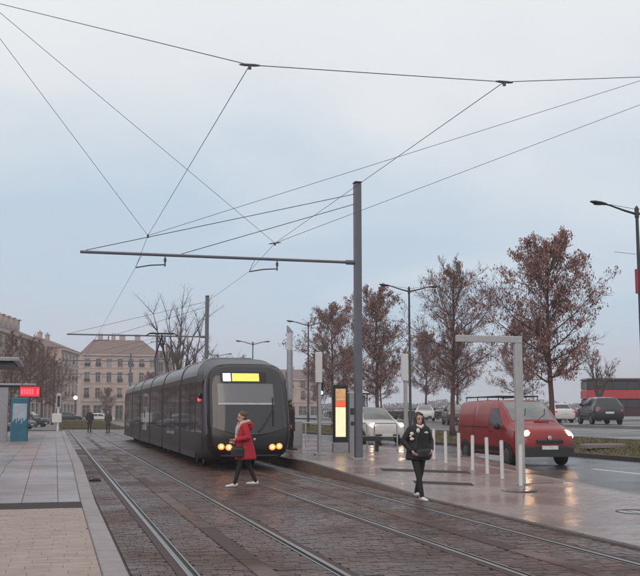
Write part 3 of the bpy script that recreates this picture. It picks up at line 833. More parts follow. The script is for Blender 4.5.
for i, (a, c) in enumerate(secs):
    sec = MB().loft(half_rings(a, c, 'body'), caps=True, closed=False).build('body_section', 'tram_paint', TR, 30)
    MB().loft([[(x * 1.004, y, z + .006) for x, y, z in rg] for rg in half_rings(a + .02, c - .02, 'roof')], caps=True, closed=False).build('roof_panel', 'tram_roof', TR, 30)
    MB().bbox((0, (a + c) / 2 + .3, 3.19), (1.3, (c - a) * .7, .12), .04).build('roof_unit', 'tram_roof', TR)
    ln = c - a
    for sx in (-1, 1):
        n = 4 if ln > 4 else 3; wl = (ln - .16) / n
        for k in range(n):
            y0 = a + .08 + wl * k; door = (k in (1, 2)) and ln > 4 and i % 2 == 1
            zb = .8 if door else 1.02
            w = MB(); w.bbox((0, 0, 0), (.02, wl - .07, 2.5 - zb), .006)
            o = w.build('door_leaf' if door else 'window', 'tram_glass', TR, loc=(sx * 1.2 - sx * (.001), y0 + wl / 2, (zb + 2.5) / 2))
            if door:
                MB().box((sx * .012, wl * .36 * (1 if k == 1 else -1), -.15), (.012, .025, .3)).build('handle', 'tram_dark', o)
        MB().box((sx * 1.202, (a + c) / 2, .985), (.01, ln - .1, .03)).build('trim_strip', 'tram_dark', TR)
        MB().box((sx * 1.196, (a + c) / 2, .36), (.02, ln - .06, .18)).build('skirt', 'tram_dark', TR)
    if i:
        pa = secs[i - 1][1]
        rg = []
        for k in range(7):
            y = pa + (a - pa) * k / 6; w_ = 1.216 if k % 2 else 1.19
            rg.append(body_ring(y, 1.66, 1.515 + (.015 if k % 2 else 0), 6, w_))
        MB().loft(rg).build('bellows', 'black', TR)
for y in (3.6, 5.0, 13.3, 15.0, 23.6, 25.3, 29.5, 31.2):
    for sx in (-1, 1):
        MB().lathe([(.27, -.06), (.3, -.05), (.3, .05), (.27, .06)], (sx * .72, y, .3), 16, 'X').build('wheel', 'dark_iron', TR)
pg = MB(); y0 = 24.2
pg.tube([(-.3, y0, 3.2), (-.25, y0 + .9, 4.4), (0, y0 + .1, 5.45)], .035, 6); pg.tube([(.3, y0, 3.2), (.25, y0 + .9, 4.4), (0, y0 + .1, 5.45)], .035, 6)
pg.build('pantograph_arm', 'dark_iron', TR)
pb = MB(); pb.tube([(-.8, y0, 5.45), (-.62, y0, 5.58), (.62, y0, 5.58), (.8, y0, 5.45)], .035, 6); pb.tube([(-.62, y0 + .3, 5.58), (.62, y0 + .3, 5.58)], .03, 6); pb.tube([(0, y0, 5.5), (0, y0 + .3, 5.5)], .03, 5)
pb.build('pantograph_head', 'dark_iron', TR)

# ------------------------------------------------------------------ road vehicles
def interp(keys, y):
    if y <= keys[0][0]: return keys[0][1:]
    for a, c in zip(keys[:-1], keys[1:]):
        if y <= c[0]:
            t = (y - a[0]) / max(1e-6, c[0] - a[0]); return tuple(p + (q - p) * t for p, q in zip(a[1:], c[1:]))
    return keys[-1][1:]
def half_section(keys, belt, y):
    zb, zt, w, wt = interp(keys, y); zbelt = min(belt, zt - .12)
    return [(0, zb), (w * .84, zb), (w * .96, zb + .1), (w, (zb + zbelt) / 2), (w * .985, zbelt), ((w * .985 + wt * 1.02) / 2 + .012, (zbelt + zt - .1) / 2), (wt, zt - .09), (wt * .9, zt - .03), (wt * .6, zt - .006), (0, zt)]
def side_x(keys, belt, y, z):
    h = half_section(keys, belt, y)[2:7]
    for p, q in zip(h[:-1], h[1:]):
        if p[1] <= z <= q[1]: return p[0] + (q[0] - p[0]) * (z - p[1]) / max(1e-6, q[1] - p[1])
    return h[-1][0] if z > h[-1][1] else h[0][0]
def top_z(keys, belt, y, x):
    h = half_section(keys, belt, y)[6:]
    x = abs(x)
    for p, q in zip(h[:-1], h[1:]):
        if q[0] <= x <= p[0]: return q[1] + (p[1] - q[1]) * (x - q[0]) / max(1e-6, p[0] - q[0])
    return h[0][1]
def vehicle(name, label, cat, group, loc, rz, keys, belt, paint, screen, rear, sides, wheels, wr, lights_on=True, front=None, dark_bumper=True, extra=None, grille=True):
    e = empty(name, loc, rz, label, cat, group)
    ln = keys[-1][0]; ys = sorted({k[0] for k in keys} | {ln * i / 36 for i in range(37)})
    rings = []
    for y in ys:
        h = half_section(keys, belt, y); rings.append([(x, y, z) for x, z in h] + [(-x, y, z) for x, z in h[-2:0:-1]])
    body = MB().loft(rings).build('body', paint, e, 50)
    def top_patch(y0, y1, f, nm, m, o=.008):
        def fn(u, v):
            y = y0 + (y1 - y0) * v; wt = interp(keys, y)[3]; x = (u - .5) * 2 * wt * f; return (x, y, top_z(keys, belt, y, x) + o)
        return MB().grid(fn, 12, 8).build(nm, m, e, 'all')
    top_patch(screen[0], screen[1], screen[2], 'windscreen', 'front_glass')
    if rear: top_patch(rear[0], rear[1], rear[2], 'rear_window', 'glass')
    for sx in (-1, 1):
        for quad in sides:
            (a, b_, c, d) = quad
            def fn(u, v, a=a, b_=b_, c=c, d=d, sx=sx):
                y = (a[0] * (1 - u) + b_[0] * u) * (1 - v) + (d[0] * (1 - u) + c[0] * u) * v; z = (a[1] * (1 - u) + b_[1] * u) * (1 - v) + (d[1] * (1 - u) + c[1] * u) * v
                return (sx * (side_x(keys, belt, y, z) + .006), y, z)
            MB().grid(fn, 8, 6).build('side_window', 'glass', e, 'all')
        for wy in wheels:
            w = keys[len(keys) // 2][3]
            ar = MB(); vs_ = [(sx * (side_x(keys, belt, wy, wr) + .005), wy, wr)]
            for k in range(21):
                a = math.pi * k / 20; zz = wr + math.sin(a) * wr * 1.16; yy = wy + math.cos(a) * wr * 1.16; vs_.append((sx * (side_x(keys, belt, yy, zz) + .005), yy, zz))
            vs_ += [(sx * (side_x(keys, belt, wy - wr * 1.1, .3) + .005), wy - wr * 1.1, .28), (sx * (side_x(keys, belt, wy + wr * 1.1, .3) + .005), wy + wr * 1.1, .28)]
            ar.add(vs_, [(0, k, k + 1) for k in range(1, 21)] + [(0, 21, 22), (0, 22, 23), (0, 23, 1)]); ar.build('wheel_arch', 'black', e)
            wc = (sx * (w - .1), wy, wr)
            ty = MB().lathe([(wr * .62, -.1), (wr * .94, -.1), (wr, -.07), (wr, .07), (wr * .94, .1), (wr * .62, .1)], wc, 24, 'X').build('wheel', 'rubber', e, 30)
            rim = MB().lathe([(wr * .62, -.085), (wr * .6, -.1), (wr * .2, -.112), (wr * .1, -.115)] if sx < 0 else [(wr * .62, .085), (wr * .6, .1), (wr * .2, .112), (wr * .1, .115)], wc, 16, 'X'); rim.build('rim', 'rim_grey', ty, 30)
        mz = belt + .12; my = screen[0] + .35
        mm = MB(); mx = side_x(keys, belt, my, min(mz, interp(keys, my)[1] - .15)); mm.ell((sx * (mx + .14), my, mz), (.11, .07, .1), 10, 8); mm.tube([(sx * (mx - .05), my, mz - .06), (sx * (mx + .1), my, mz - .03)], .025, 5); mm.build('mirror', 'black', e, True)
        sb = MB(); sb.grid(lambda u, v, sx=sx: (sx * (side_x(keys, belt, ln * (.12 + .8 * u), .42 + .12 * v) + .006), ln * (.12 + .8 * u), .42 + .12 * v), 12, 1); sb.build('side_trim', 'black', e)
    if front:
        hl = front
        for sx in (-1, 1):
            hx, hz = hl['x'], hl['z']
            lens = MB(); fy = hl['y']
            lens.ell((sx * hx, fy, hz), (hl['w'], .09, hl['h']), 14, 10, Matrix.Rotation(sx * R(-22), 3, 'Z') @ Matrix.Rotation(sx * R(hl.get('tilt', 0)), 3, 'Y')); lo_ = lens.build('headlight', 'light_metal' if not lights_on else 'glow_lens', e, True)
            if lights_on:
                MB().ell((sx * hx, fy - .07, hz), (.12, .05, .1), 12, 8).build('bulb', 'head_warm', lo_, True)
    return e
mat('front_glass', (.13, .135, .135), .08, 0, var=.25, scale=1.5, coat=.8, spec=.6)  # pale base colour stands in for sky reflected in the windscreens
mat('rim_grey', (.12, .12, .125), .4, .4)
mat('glow_lens', (.75, .7, .65), .12, .3, emit=3.5, ecol=(1, .66, .4))  # whole lens emits, imitating bloom around the lit bulb
mat('van_red', (.235, .011, .012), .32, var=.12, scale=2, coat=.25)
mat('car_white', (.6, .58, .58), .28, var=.05, coat=.5)
mat('car_black', (.018, .019, .023), .25, var=.1, coat=.6)
mat('car_darkred', (.09, .016, .02), .3, var=.1, coat=.5)
mat('car_grey', (.1, .1, .11), .3, var=.1, coat=.5)
mat('plate', (.6, .6, .58), .4)
mat('bumper', (.025, .024, .026), .55, var=.1)
VK = [(0, .42, .8, .62, .6), (.05, .32, 1.0, .78, .66), (.18, .28, 1.1, .88, .74), (.45, .27, 1.2, .94, .8), (.95, .27, 1.33, .95, .82), (1.35, .27, 1.68, .95, .80), (1.75, .27, 1.92, .95, .77), (2.2, .27, 1.98, .95, .78),
      (3.2, .27, 1.99, .95, .80), (4.6, .28, 1.96, .945, .80), (4.74, .32, 1.9, .93, .78), (4.8, .45, 1.75, .88, .72)]
van = vehicle('delivery_van', 'red panel van with roof rack and lit headlights driving past the bollards', 'van', None, (14.1, 27.0, 0), R(0), VK, 1.04, 'van_red', (.98, 1.74, .93), None,
              [((1.28, 1.2), (2.15, 1.2), (2.1, 1.72), (1.72, 1.72))], (.93, 4.03), .325, True, dict(x=.66, y=.17, z=.93, w=.2, h=.13, tilt=28))
MB().bbox((0, .07, .46), (1.62, .2, .34), .06).build('bumper', 'bumper', van)
MB().bbox((0, .0, .74), (.86, .1, .1), .03).build('grille', 'black', van)
MB().bbox((0, -.03, .56), (.52, .03, .11), .005).build('number_plate', 'plate', van)
MB().ell((0, -.035, .84), (.07, .02, .07), 10, 8).build('badge', 'light_metal', van, True)
MB().bbox((.18, .82, 1.315), (.5, .05, .02), .005).build('bonnet_vent', 'black', van)
for sx in (-1, 1): MB().box((sx * .957, 3.35, 1.14), (.012, 2.1, .02)).build('slide_rail', 'black', van)
for sx in (-1, 1):
    MB().grid(lambda u, v, sx=sx: (sx * (side_x(VK, 1.04, 2.22 + .014 * u, .45 + 1.3 * v) + .004), 2.22 + .014 * u, .45 + 1.3 * v), 1, 12).build('door_gap', 'black', van)
    MB().grid(lambda u, v, sx=sx: (sx * (side_x(VK, 1.04, 1.22 + .014 * u, .5 + .62 * v) + .004), 1.22 + .014 * u, .5 + .62 * v), 1, 8).build('door_gap', 'black', van)
    MB().grid(lambda u, v, sx=sx: (sx * (side_x(VK, 1.04, 3.4 + .014 * u, .5 + 1.25 * v) + .004), 3.4 + .014 * u, .5 + 1.25 * v), 1, 12).build('door_gap', 'black', van)
    MB().bbox((sx * .962, 2.08, 1.02), (.03, .16, .04), .01).build('door_handle', 'black', van)
rk = MB()
for sx in (-1, 1): rk.tube([(sx * .66, 1.95, 2.09), (sx * .66, 4.6, 2.07)], .022, 6)
for y in (2.0, 2.8, 3.6, 4.5):
    rk.tube([(-.66, y, 2.09), (.66, y, 2.09)], .018, 6)
    for sx in (-1, 1): rk.tube([(sx * .66, y, 2.09), (sx * .68, y, 1.94)], .016, 5)
rk.build('roof_rack', 'dark_iron', van)
wpv = MB()
for s0 in (-.5, .15): wpv.tube([(s0, .99, 1.365), (s0 + .3, 1.15, 1.515), (s0 + .42, 1.35, 1.70)], .012, 5)
wpv.build('wiper', 'black', van)

CK = [(0, .4, .66, .6, .55), (.06, .26, .78, .76, .66), (.3, .22, .86, .85, .74), (1.05, .22, .97, .88, .74), (1.4, .22, 1.2, .88, .66), (1.85, .22, 1.42, .88, .58), (2.6, .22, 1.45, .88, .58), (3.3, .22, 1.38, .88, .57), (3.75, .24, 1.05, .86, .68), (4.1, .3, .95, .78, .66), (4.15, .42, .8, .7, .6)]
CS = [((1.42, .97), (2.35, .97), (2.35, 1.3), (1.86, 1.3)), ((2.42, .97), (3.3, .97), (3.12, 1.29), (2.42, 1.3))]
def car(label, loc, rz, paint, lights, keys=CK, group='cars on the roads', tails=False, sc=1.0):
    suv = keys is not CK; dz = .14 if suv else 0
    c = vehicle('car', label, 'car', group, loc, rz, keys, .93 + dz, paint, (1.06, 1.82, .92), (3.64, 3.98, .88) if suv else (3.34, 3.74, .85), [tuple((y, z + dz) for y, z in q) for q in CS], (.78, 3.3), .33 if suv else .31, lights, dict(x=.66 if suv else .6, y=.14, z=.66 + dz * 1.2, w=.17, h=.08, tilt=8))
    MB().bbox((0, .05, .38), (1.2, .1, .2), .03).build('bumper', 'bumper', c)
    MB().bbox((0, .0, .42), (.5, .03, .11), .005).build('number_plate', 'plate', c)
    MB().bbox((0, 4.16, .7), (.5, .03, .12), .005).build('rear_plate', 'plate', c)
    for sx in (-1, 1): MB().bbox((sx * .68, 4.08, .82), (.2, .12, .12), .02).build('tail_lamp', 'tail_red', c)
    if sc != 1: c.scale = (sc, sc, sc)
    return c
SK = [(0, .4, .8, .66, .6), (.06, .28, .92, .82, .7), (.35, .25, 1.0, .9, .78), (1.05, .25, 1.08, .92, .78), (1.42, .25, 1.36, .92, .72), (1.82, .25, 1.6, .92, .66), (2.7, .25, 1.64, .92, .66), (3.6, .25, 1.58, .92, .65), (4.0, .28, 1.2, .9, .74), (4.12, .34, 1.0, .84, .72), (4.15, .45, .85, .75, .66)]
car('white car with bright headlights driving behind the overhead mast', (16.0, 47.5, 0), R(3), 'car_white', True, SK, sc=1.13)
SUV = car('black hatchback parked on the quay with pale rear number plate', (35.2, 61.5, .8), R(166), 'car_black', False, SK, group='cars parked on the quay', sc=1.08)
car('dark red car parked behind the red van', (29.8, 71, .62), R(-14), 'car_darkred', False, CK, group='cars parked on the quay', sc=1.1)
car('white car parked beside the dark red one', (31.8, 84, .8), R(-20), 'car_white', False, CK, group='cars parked on the quay')
car('silver and red-lit car parked beyond the black hatchback', (37.4, 72, .8), R(172), 'car_white', False, CK, group='cars parked on the quay')
car('black car parked far down the quay near the shelter', (33, 108, .8), R(-12), 'car_black', False, CK, group='cars parked on the quay')
car('dark car seen over the white car roof', (26.5, 82, .55), R(0), 'car_grey', False, CK)
car('dark parked car at the end of the left platform', (-2.9, 76, 0), R(65), 'car_black', False, CK, group='cars on the left street')
car('grey parked car before the brown street trees', (-1.9, 97, 0), R(60), 'car_grey', False, CK, group='cars on the left street')
car('dark car parked further along the left street', (-.8, 112, 0), R(60), 'car_black', False, SK, group='cars on the left street')
car('pale car crossing before the closing block', (8.6, 150, 0), R(85), 'car_white', False, CK, group='cars on the left street')
car('dark car crossing under the closing block', (4.5, 168, 0), R(85), 'car_black', False, SK, group='cars on the left street')

# double-decker bus
mat('bus_red', (.42, .03, .04), .35, var=.08, coat=.3)
mat('bus_dark', (.05, .016, .02), .35, var=.1)
bus = empty('double_decker_bus', (52.0, 92, .8), R(-14), 'red double-decker bus standing behind the black hatchback', 'bus')
def rrect(y0, w, h0, h1, r=.18, n=5):
    return None
def bus_box(x0, x1, z0, z1, w, m, nm, par=bus, bev=.12):
    return MB().bbox(((x0 + x1) / 2, 0, (z0 + z1) / 2), (x1 - x0, w, z1 - z0), bev).build(nm, m, par)
bus_box(0, 9.4, .35, 1.25, 2.5, 'bus_dark', 'lower_body')
bus_box(.03, 9.37, 1.26, 2.12, 2.44, 'glass', 'lower_windows')
bus_box(0, 9.4, 2.13, 3.05, 2.5, 'bus_red', 'upper_band')
bus_box(.05, 9.35, 3.06, 3.95, 2.44, 'glass', 'upper_windows')
bus_box(0, 9.4, 3.96, 4.18, 2.5, 'bus_dark', 'roof')
for k in range(8):
    for z0, z1 in ((1.25, 2.13), (3.05, 3.96)):
        MB().box((.06 + k * 1.325, -1.225, (z0 + z1) / 2), (.1, .05, z1 - z0)).build('pillar', 'bus_dark', bus)
for x in (1.6, 7.2):
    for s in (-1, 1):
        w = MB().lathe([(.3, -.13), (.47, -.13), (.5, -.1), (.5, .1), (.47, .13), (.3, .13)], (x, s * 1.1, .5), 20, 'Y').build('wheel', 'rubber', bus, 30)
        MB().lathe([(.3, -.12), (.28, -.14), (.08, -.15)], (x, s * 1.1, .5), 16, 'Y').build('rim', 'steel', w, 30)
MB().bbox((9.43, 0, .8), (.06, 2.2, .3), .02).build('bumper', 'black', bus)

# quay railing and planter fence
def railing(name, p0, p1, z, h, n, m, label, group=None, cat='railing', midrails=(.5,), rad=.02, solid=None):
    p0, p1 = Vector(p0), Vector(p1); d = p1 - p0
    e = empty(name, (p0.x, p0.y, z), math.atan2(d.y, d.x), label, cat, group); ln = d.length
    for k in range(n):
        x = ln * k / (n - 1); MB().tube([(x, 0, 0), (x, 0, h)], rad, 6).build('post', m, e)
    MB().tube([(-rad, 0, h), (ln + rad, 0, h)], rad * 1.1, 6).build('top_rail', m, e)
    for q in midrails: MB().tube([(0, 0, h * q), (ln, 0, h * q)], rad * .7, 6).build('mid_rail', m, e)
    return e
railing('quay_railing', (33.5, 52), (43.5, 66), .8, 1.15, 9, 'dark_iron', 'black post-and-rail barrier beside the black hatchback', None, midrails=(.35, .65), rad=.03)
railing('quay_railing', (36, 70), (31.5, 118), .8, 1.1, 22, 'dark_iron', 'long black railing running along the quay behind the parked cars', None, midrails=(.5,), rad=.03)
hedge = MB()
for k in range(16000):
    t = gr.random(); x = 40 - 4 * t + gr.gauss(0, .35); y = 72 + 60 * t; z = .8 + .85 * gr.random() ** .7
    s = gr.uniform(.035, .08); n_ = Vector((gr.gauss(0, 1), gr.gauss(0, 1), gr.gauss(0, 1))).normalized(); u = n_.orthogonal().normalized() * s; w = n_.cross(u)
    c = Vector((x, y, z)); hedge.add([c - u, c + w, c + u, c - w], [(0, 1, 2, 3)])
mat('hedge', (.03, .032, .022), .8, var=.4, island=.7)
o = hedge.build('hedge', 'hedge'); tag(o, 'low dark hedge along the quay behind the parked cars', 'hedge', kind='stuff')
# far bank of the river
water = sheet('river', [95, 130, 420], [10, 120, 700], lambda x, y: -.02, 'asphalt_dry')
fb = MB()
for k in range(26000):
    t = gr.random(); x = 120 + 360 * t; y = 520 - 130 * t + gr.gauss(0, 6); h = 5.5 + 1.5 * math.sin(t * 40) + 1.2 * math.sin(t * 97)
    z = h * gr.random() ** .8; s = gr.uniform(.25, .6); n_ = Vector((gr.gauss(0, 1), gr.gauss(0, 1), gr.gauss(0, 1))).normalized(); u = n_.orthogonal().normalized() * s; w = n_.cross(u)
    c = Vector((x, y, z)); fb.add([c - u, c + w, c + u, c - w], [(0, 1, 2, 3)])
mat('far_wood', (.16, .14, .14), .9, var=.25, island=.7)
o = fb.build('distant_wood', 'far_wood'); tag(o, 'far-off wooded river bank along the horizon', 'wood', kind='stuff')

# ------------------------------------------------------------------ street furniture on the right
BOL = [(9.40, 19.3), (9.69, 20.81), (9.88, 22.03), (9.92, 22.99), (10.06, 24.17), (10.09, 25.14), (10.3, 26.55)]
bl_lab = ['steel bollard standing against the angular metal frame', 'second steel bollard from the angular metal frame', 'third steel bollard from the angular metal frame', 'fourth steel bollard from the angular metal frame', 'fifth steel bollard from the angular metal frame', 'sixth steel bollard from the angular metal frame', 'last steel bollard of the row, farthest from the metal frame']
p_me = MB().tube([(0, 0, -.01), (0, 0, .84)], .043, 12).mesh('post', 'white_metal', True); c_me = MB().lathe([(.043, .84), (.04, .856), (.02, .865)], n=12).mesh('cap', 'light_metal', True); f_me = MB().lathe([(.07, -.01), (.07, .012), (.05, .02)], n=12).mesh('collar', 'steel')
for (x, y), lab in zip(BOL, bl_lab):
    e = empty('bollard', (x, y, hR(y)), 0, lab, 'bollard', 'steel bollards along the pavement edge')
    e.rotation_euler = (rnd.uniform(-.012, .012), rnd.uniform(-.012, .012), rnd.random())
    instance(p_me, 'post', e, (0, 0, 0)); instance(c_me, 'cap', e, (0, 0, 0)); instance(f_me, 'collar', e, (0, 0, 0))
fr = empty('metal_frame', (9.62, 19.75, hR(19.7)), R(2), 'tall grey right-angled metal frame standing at the pavement edge', 'frame')
MB().bbox((0, 0, 1.5), (.17, .12, 3.0), .012).build('upright', 'light_metal', fr)
MB().bbox((-.675, 0, 3.07), (1.52, .125, .14), .012).build('crossbar', 'light_metal', fr)
MB().bbox((0, 0, .01), (.34, .3, .02), .005).build('base_plate', 'steel', fr)
MB().bbox((.45, .1, .006), (.75, .05, .012), .003).build('ground_channel', 'dark_iron', fr)

def totem(x, y, H, label, flag=True, w=.13):
    z = hR(y) if x < 11.2 else hR(y) * .9
    e = empty('stop_totem', (x, y, z), 0, label, 'totem', 'slim grey stop posts')
    MB().bbox((0, 0, H / 2), (w, .1, H), .015).build('post', 'light_metal', e)
    if flag: MB().bbox((-.03, -.02, H - .42), (w + .1, .16, .95), .015).build('flag_panel', 'white_metal', e)
    MB().bbox((0, 0, .02), (.3, .3, .04), .01).build('base_plate', 'steel', e)
totem(8.06, 30.6, 3.15, 'slim grey stop post with white panel near the tram nose', w=.1)
totem(12.0, 33.6, 3.35, 'slim grey stop post with white panel behind the woman in black')
tp = empty('light_column', (8.35, 36.0, .27), 0, 'tall grey light column with clear glass top beside the tram', 'light column')
MB().tube([(0, 0, 0), (0, 0, 3.6)], .11, 12).build('post', 'steel', tp, 40)
mat('clear_top', (.5, .52, .55), .15, var=.05)
MB().tube([(0, 0, 3.6), (0, 0, 4.25)], .1, 12).build('diffuser', 'clear_top', tp, 40)
MB().add([(-.1, -.1, 4.25), (.12, -.1, 4.25), (.12, .1, 4.25), (-.1, .1, 4.25), (-.1, -.1, 4.5), (-.1, .1, 4.5)], [(0, 1, 2, 3), (0, 1, 4), (3, 2, 5), (1, 2, 5, 4), (0, 3, 5, 4)]).build('cap', 'steel', tp)

mat('poster_lit', (1, .85, .6), .4, emit=.65, ecol=(1.0, .74, .40), scale=3, var=.25)
mat('poster_red', (.8, .1, .05), .4, emit=.6, ecol=(1.0, .12, .05))
mat('poster_brown', (.4, .25, .12), .4, emit=.35, ecol=(.9, .5, .22), scale=9, var=.5)
ad = empty('lit_poster_panel', (9.25, 32.4, .27), R(-8), 'freestanding lit poster panel in dark case beside the overhead mast', 'poster panel')
MB().bbox((0, 0, 1.12), (.48, .22, 2.24), .03).build('case', 'black', ad)
MB().box((0, -.112, 1.0), (.34, .006, .98)).build('lower_poster', 'poster_lit', ad)
MB().box((0, -.112, 1.6), (.34, .006, .18)).build('red_band', 'poster_red', ad)
MB().box((0, -.112, 1.9), (.34, .006, .4)).build('upper_poster', 'poster_brown', ad)
MB().box((0, -.114, 1.0), (.02, .012, 2.16)).build('frame_bar', 'black', ad) if False else None
MB().bbox((0, 0, .16), (.52, .26, .32), .02).build('plinth', 'steel', ad)
tm_ = empty('ticket_machine', (9.72, 32.5, .27), R(-6), 'slim grey ticket machine between lit poster and overhead mast', 'ticket machine')
MB().bbox((0, 0, 1.0), (.36, .35, 2.0), .04).build('cabinet', 'steel', tm_)
MB().bbox((0, -.18, 1.35), (.24, .02, .22), .01).build('screen', 'glass', tm_)
MB().bbox((0, -.18, .95), (.2, .03, .12), .01).build('coin_slot', 'dark_iron', tm_)
cab = empty('grey_cabinet', (8.75, 37.2, .27), 0, 'low grey service cabinet on the platform behind the standing person', 'cabinet')
MB().bbox((0, 0, .5), (.7, .4, 1.0), .03).build('cabinet', 'steel', cab); MB().bbox((0, -.205, .5), (.6, .012, .86), .004).build('door', 'light_metal', cab)
GR = 'grey guard rails on the platform edge'
def hoop(p0, p1, label):
    p0, p1 = Vector(p0), Vector(p1); d = p1 - p0; ln = d.length
    e = empty('guard_rail', (p0.x, p0.y, hR(p0.y)), math.atan2(d.y, d.x), label, 'guard rail', GR)
    MB().tube([(0, 0, 0), (0, 0, .86), (.05, 0, .93), (ln - .05, 0, .93), (ln, 0, .86), (ln, 0, 0)], .028, 8).build('hoop', 'light_metal', e, 40)
    MB().tube([(0, 0, .45), (ln, 0, .45)], .018, 6).build('mid_bar', 'light_metal', e)
hoop((11.15, 34.6), (11.95, 34.4), 'grey hoop rail beside the woman in black'); hoop((9.95, 35.2), (11.0, 35.0), 'grey hoop rail in front of the white car')
hoop((8.9, 36.4), (10.1, 36.3), 'grey hoop rail behind the lit poster'); hoop((8.2, 40.4), (10.0, 40.2), 'grey hoop rail far down the platform')
bnch = empty('platform_bench', (10.4, 33.2, .27), R(-5), 'low dark bench in front of the white car', 'bench')
MB().bbox((0, 0, .42), (1.0, .4, .16), .02).build('seat', 'bumper', bnch)
for sx in (-.38, .38): MB().bbox((sx, 0, .17), (.06, .34, .34), .01).build('leg', 'dark_iron', bnch)
# far bus shelter with lit poster
bs = empty('bus_shelter', (15.9 + 4.4, 66.5, .35), R(-10), 'bus shelter with lit poster and blue-grey glass panel under the median trees', 'bus shelter')
MB().bbox((-.75, 0, 1.35), (.62, .2, 2.2), .03).build('poster_case', 'black', bs)
MB().box((-.75, -.104, 1.55), (.46, .008, 1.5)).build('poster', 'poster_lit', bs)
mat('blue_panel', (.16, .2, .235), .25, var=.1)
MB().bbox((.12, .05, 1.2), (.75, .06, 2.4), .02).build('glass_panel', 'blue_panel', bs)
MB().bbox((-.3, .4, 2.5), (2.2, 1.3, .1), .03).build('roof', 'dark_iron', bs)
for x in (-1.2, .7): MB().tube([(x, .8, 0), (x, .8, 2.46)], .04, 8).build('post', 'dark_iron', bs)
# traffic light with green lit
mat('green_lamp', (.2, .9, .6), .3, emit=4, ecol=(.25, 1.0, .62))
tl = empty('traffic_light', (11.9, 45.0, .0), R(6), 'traffic light showing green behind the slim stop post', 'traffic light')
MB().tube([(0, 0, 0), (0, 0, 2.4)], .05, 8).build('pole', 'dark_iron', tl)
MB().bbox((0, 0, 2.75), (.26, .2, .85), .03).build('housing', 'black', tl)
for k, m_ in ((.27, 'black'), (0, 'black'), (-.27, 'green_lamp')): MB().lathe([(.09, 0), (.08, -.02)], (0, -.105, 2.75 + k), 14, 'Y').build('lens', m_, tl)

# ------------------------------------------------------------------ left platform
mat('shelter_roof', (.3, .3, .31), .4, .2); mat('teal', (.025, .13, .19), .35, var=.15); mat('pale_poster', (.35, .42, .48), .3, var=.15, scale=4)
def shelter(y, ln, label):
    e = empty('tram_shelter', (-2.35, y, .26), 0, label, 'tram shelter', 'platform shelters')
    MB().bbox((0, ln / 2, 2.62), (3.0, ln, .09), .03).build('roof', 'shelter_roof', e)
    MB().bbox((0, ln / 2, 2.53), (2.7, ln - .3, .08), .02).build('roof_frame', 'dark_iron', e)
    for yy in (.4, ln - .4):
        MB().bbox((-.2, yy, 1.25), (.14, .14, 2.5), .02).build('post', 'steel', e)
    MB().bbox((-1.1, ln / 2, 1.35), (.04, ln - 1.2, 2.1), .01).build('back_glass', 'blue_panel', e)
    MB().bbox((-.7, ln / 2, .46), (.4, 1.8, .06), .02).build('bench_seat', 'steel', e)
    MB().bbox((-.7, ln / 2, .22), (.08, .9, .43), .01).build('bench_leg', 'steel', e)
    return e
sh1 = shelter(49.0, 6.0, 'platform shelter with grey roof behind the teal map panel'); sh2 = shelter(25.4, 3.6, 'nearer platform shelter whose roof corner overhangs the slabs')
MB().bbox((.0, .2, 1.25), (.55, .16, 2.5), .02).build('end_wall', 'steel', sh1)
def led(x, y, z, w, h, label):
    e = empty('arrivals_display', (x, y, z), 0, label, 'display', 'red arrivals displays')
    MB().bbox((0, 0, 0), (w, .16, h), .02).build('case', 'black', e)
    MB().box((0, -.083, 0), (w - .1, .006, h - .1)).build('screen', 'led_back', e)
    for k in range(7):
        if k == 5: continue
        MB().box((-w / 2 + .14 + k * (w - .28) / 6, -.089, 0), ((w - .28) / 8.2, .006, h * .46)).build('digit', 'led_red', e)
    for s in (-1, 1): MB().tube([(s * w * .35, 0, h / 2), (s * w * .35, 0, h / 2 + .16)], .015, 5).build('hanger', 'dark_iron', e)
mat('led_back', (.5, .02, .03), .5, emit=.55, ecol=(1.0, .02, .05))
led(-1.12, 48.85, 2.28 + .26, .98, .56, 'red lit arrivals display hanging at the end of the far shelter roof')
led(-1.75, 25.6, 2.2 + .26, .6, .3, 'red lit arrivals display under the nearer shelter roof')
mp = empty('map_panel', (-1.52, 48.4, .26), R(0), 'teal and pale blue information panel standing before the shelter', 'information panel')
MB().bbox((0, 0, 1.0), (.78, .2, 2.0), .04).build('case', 'teal', mp)
MB().bbox((0, -.104, 1.25), (.62, .01, .95), .003).build('poster', 'pale_poster', mp)
cty = MB(); xs_ = -.31
pts_ = [(-.31, .78)]
for k in range(13):
    hh = .62 + .3 * abs(math.sin(k * 1.9 + .4)); pts_ += [(-.31 + k * .0477, hh), (-.31 + (k + 1) * .0477 - .004, hh)]
pts_ = [(-.31, .45)] + pts_[1:] + [(.31, .45)]
cty.add([(x, -.112, z + .15) for x, z in pts_], [tuple(range(len(pts_)))]); cty.build('skyline_print', 'teal', mp)
sp = empty('signal_post', (.35, 88, 0), 0, 'white tram signal post beside the track end of the platform', 'signal post')
MB().tube([(0, 0, 0), (0, 0, 3.2)], .09, 8).build('pole', 'white_metal', sp); MB().bbox((0, 0, 2.5), (.42, .2, 1.2), .04).build('signal_box', 'light_metal', sp); MB().bbox((0, -.11, 2.5), (.2, .02, .9), .01).build('signal_face', 'black', sp)
MB().bbox((-.1, 0, 1.1), (.8, .3, .75), .04).build('control_box', 'white_metal', sp)
lw = empty('lit_lamp', (3.3, 168, 0), 0, 'bright warm street lantern glowing at the end of the street', 'lantern')
MB().tube([(0, 0, 0), (0, 0, 3.6)], .08, 8).build('pole', 'dark_iron', lw); mat('lantern', (1, .8, .5), .3, emit=5, ecol=(1, .5, .22))
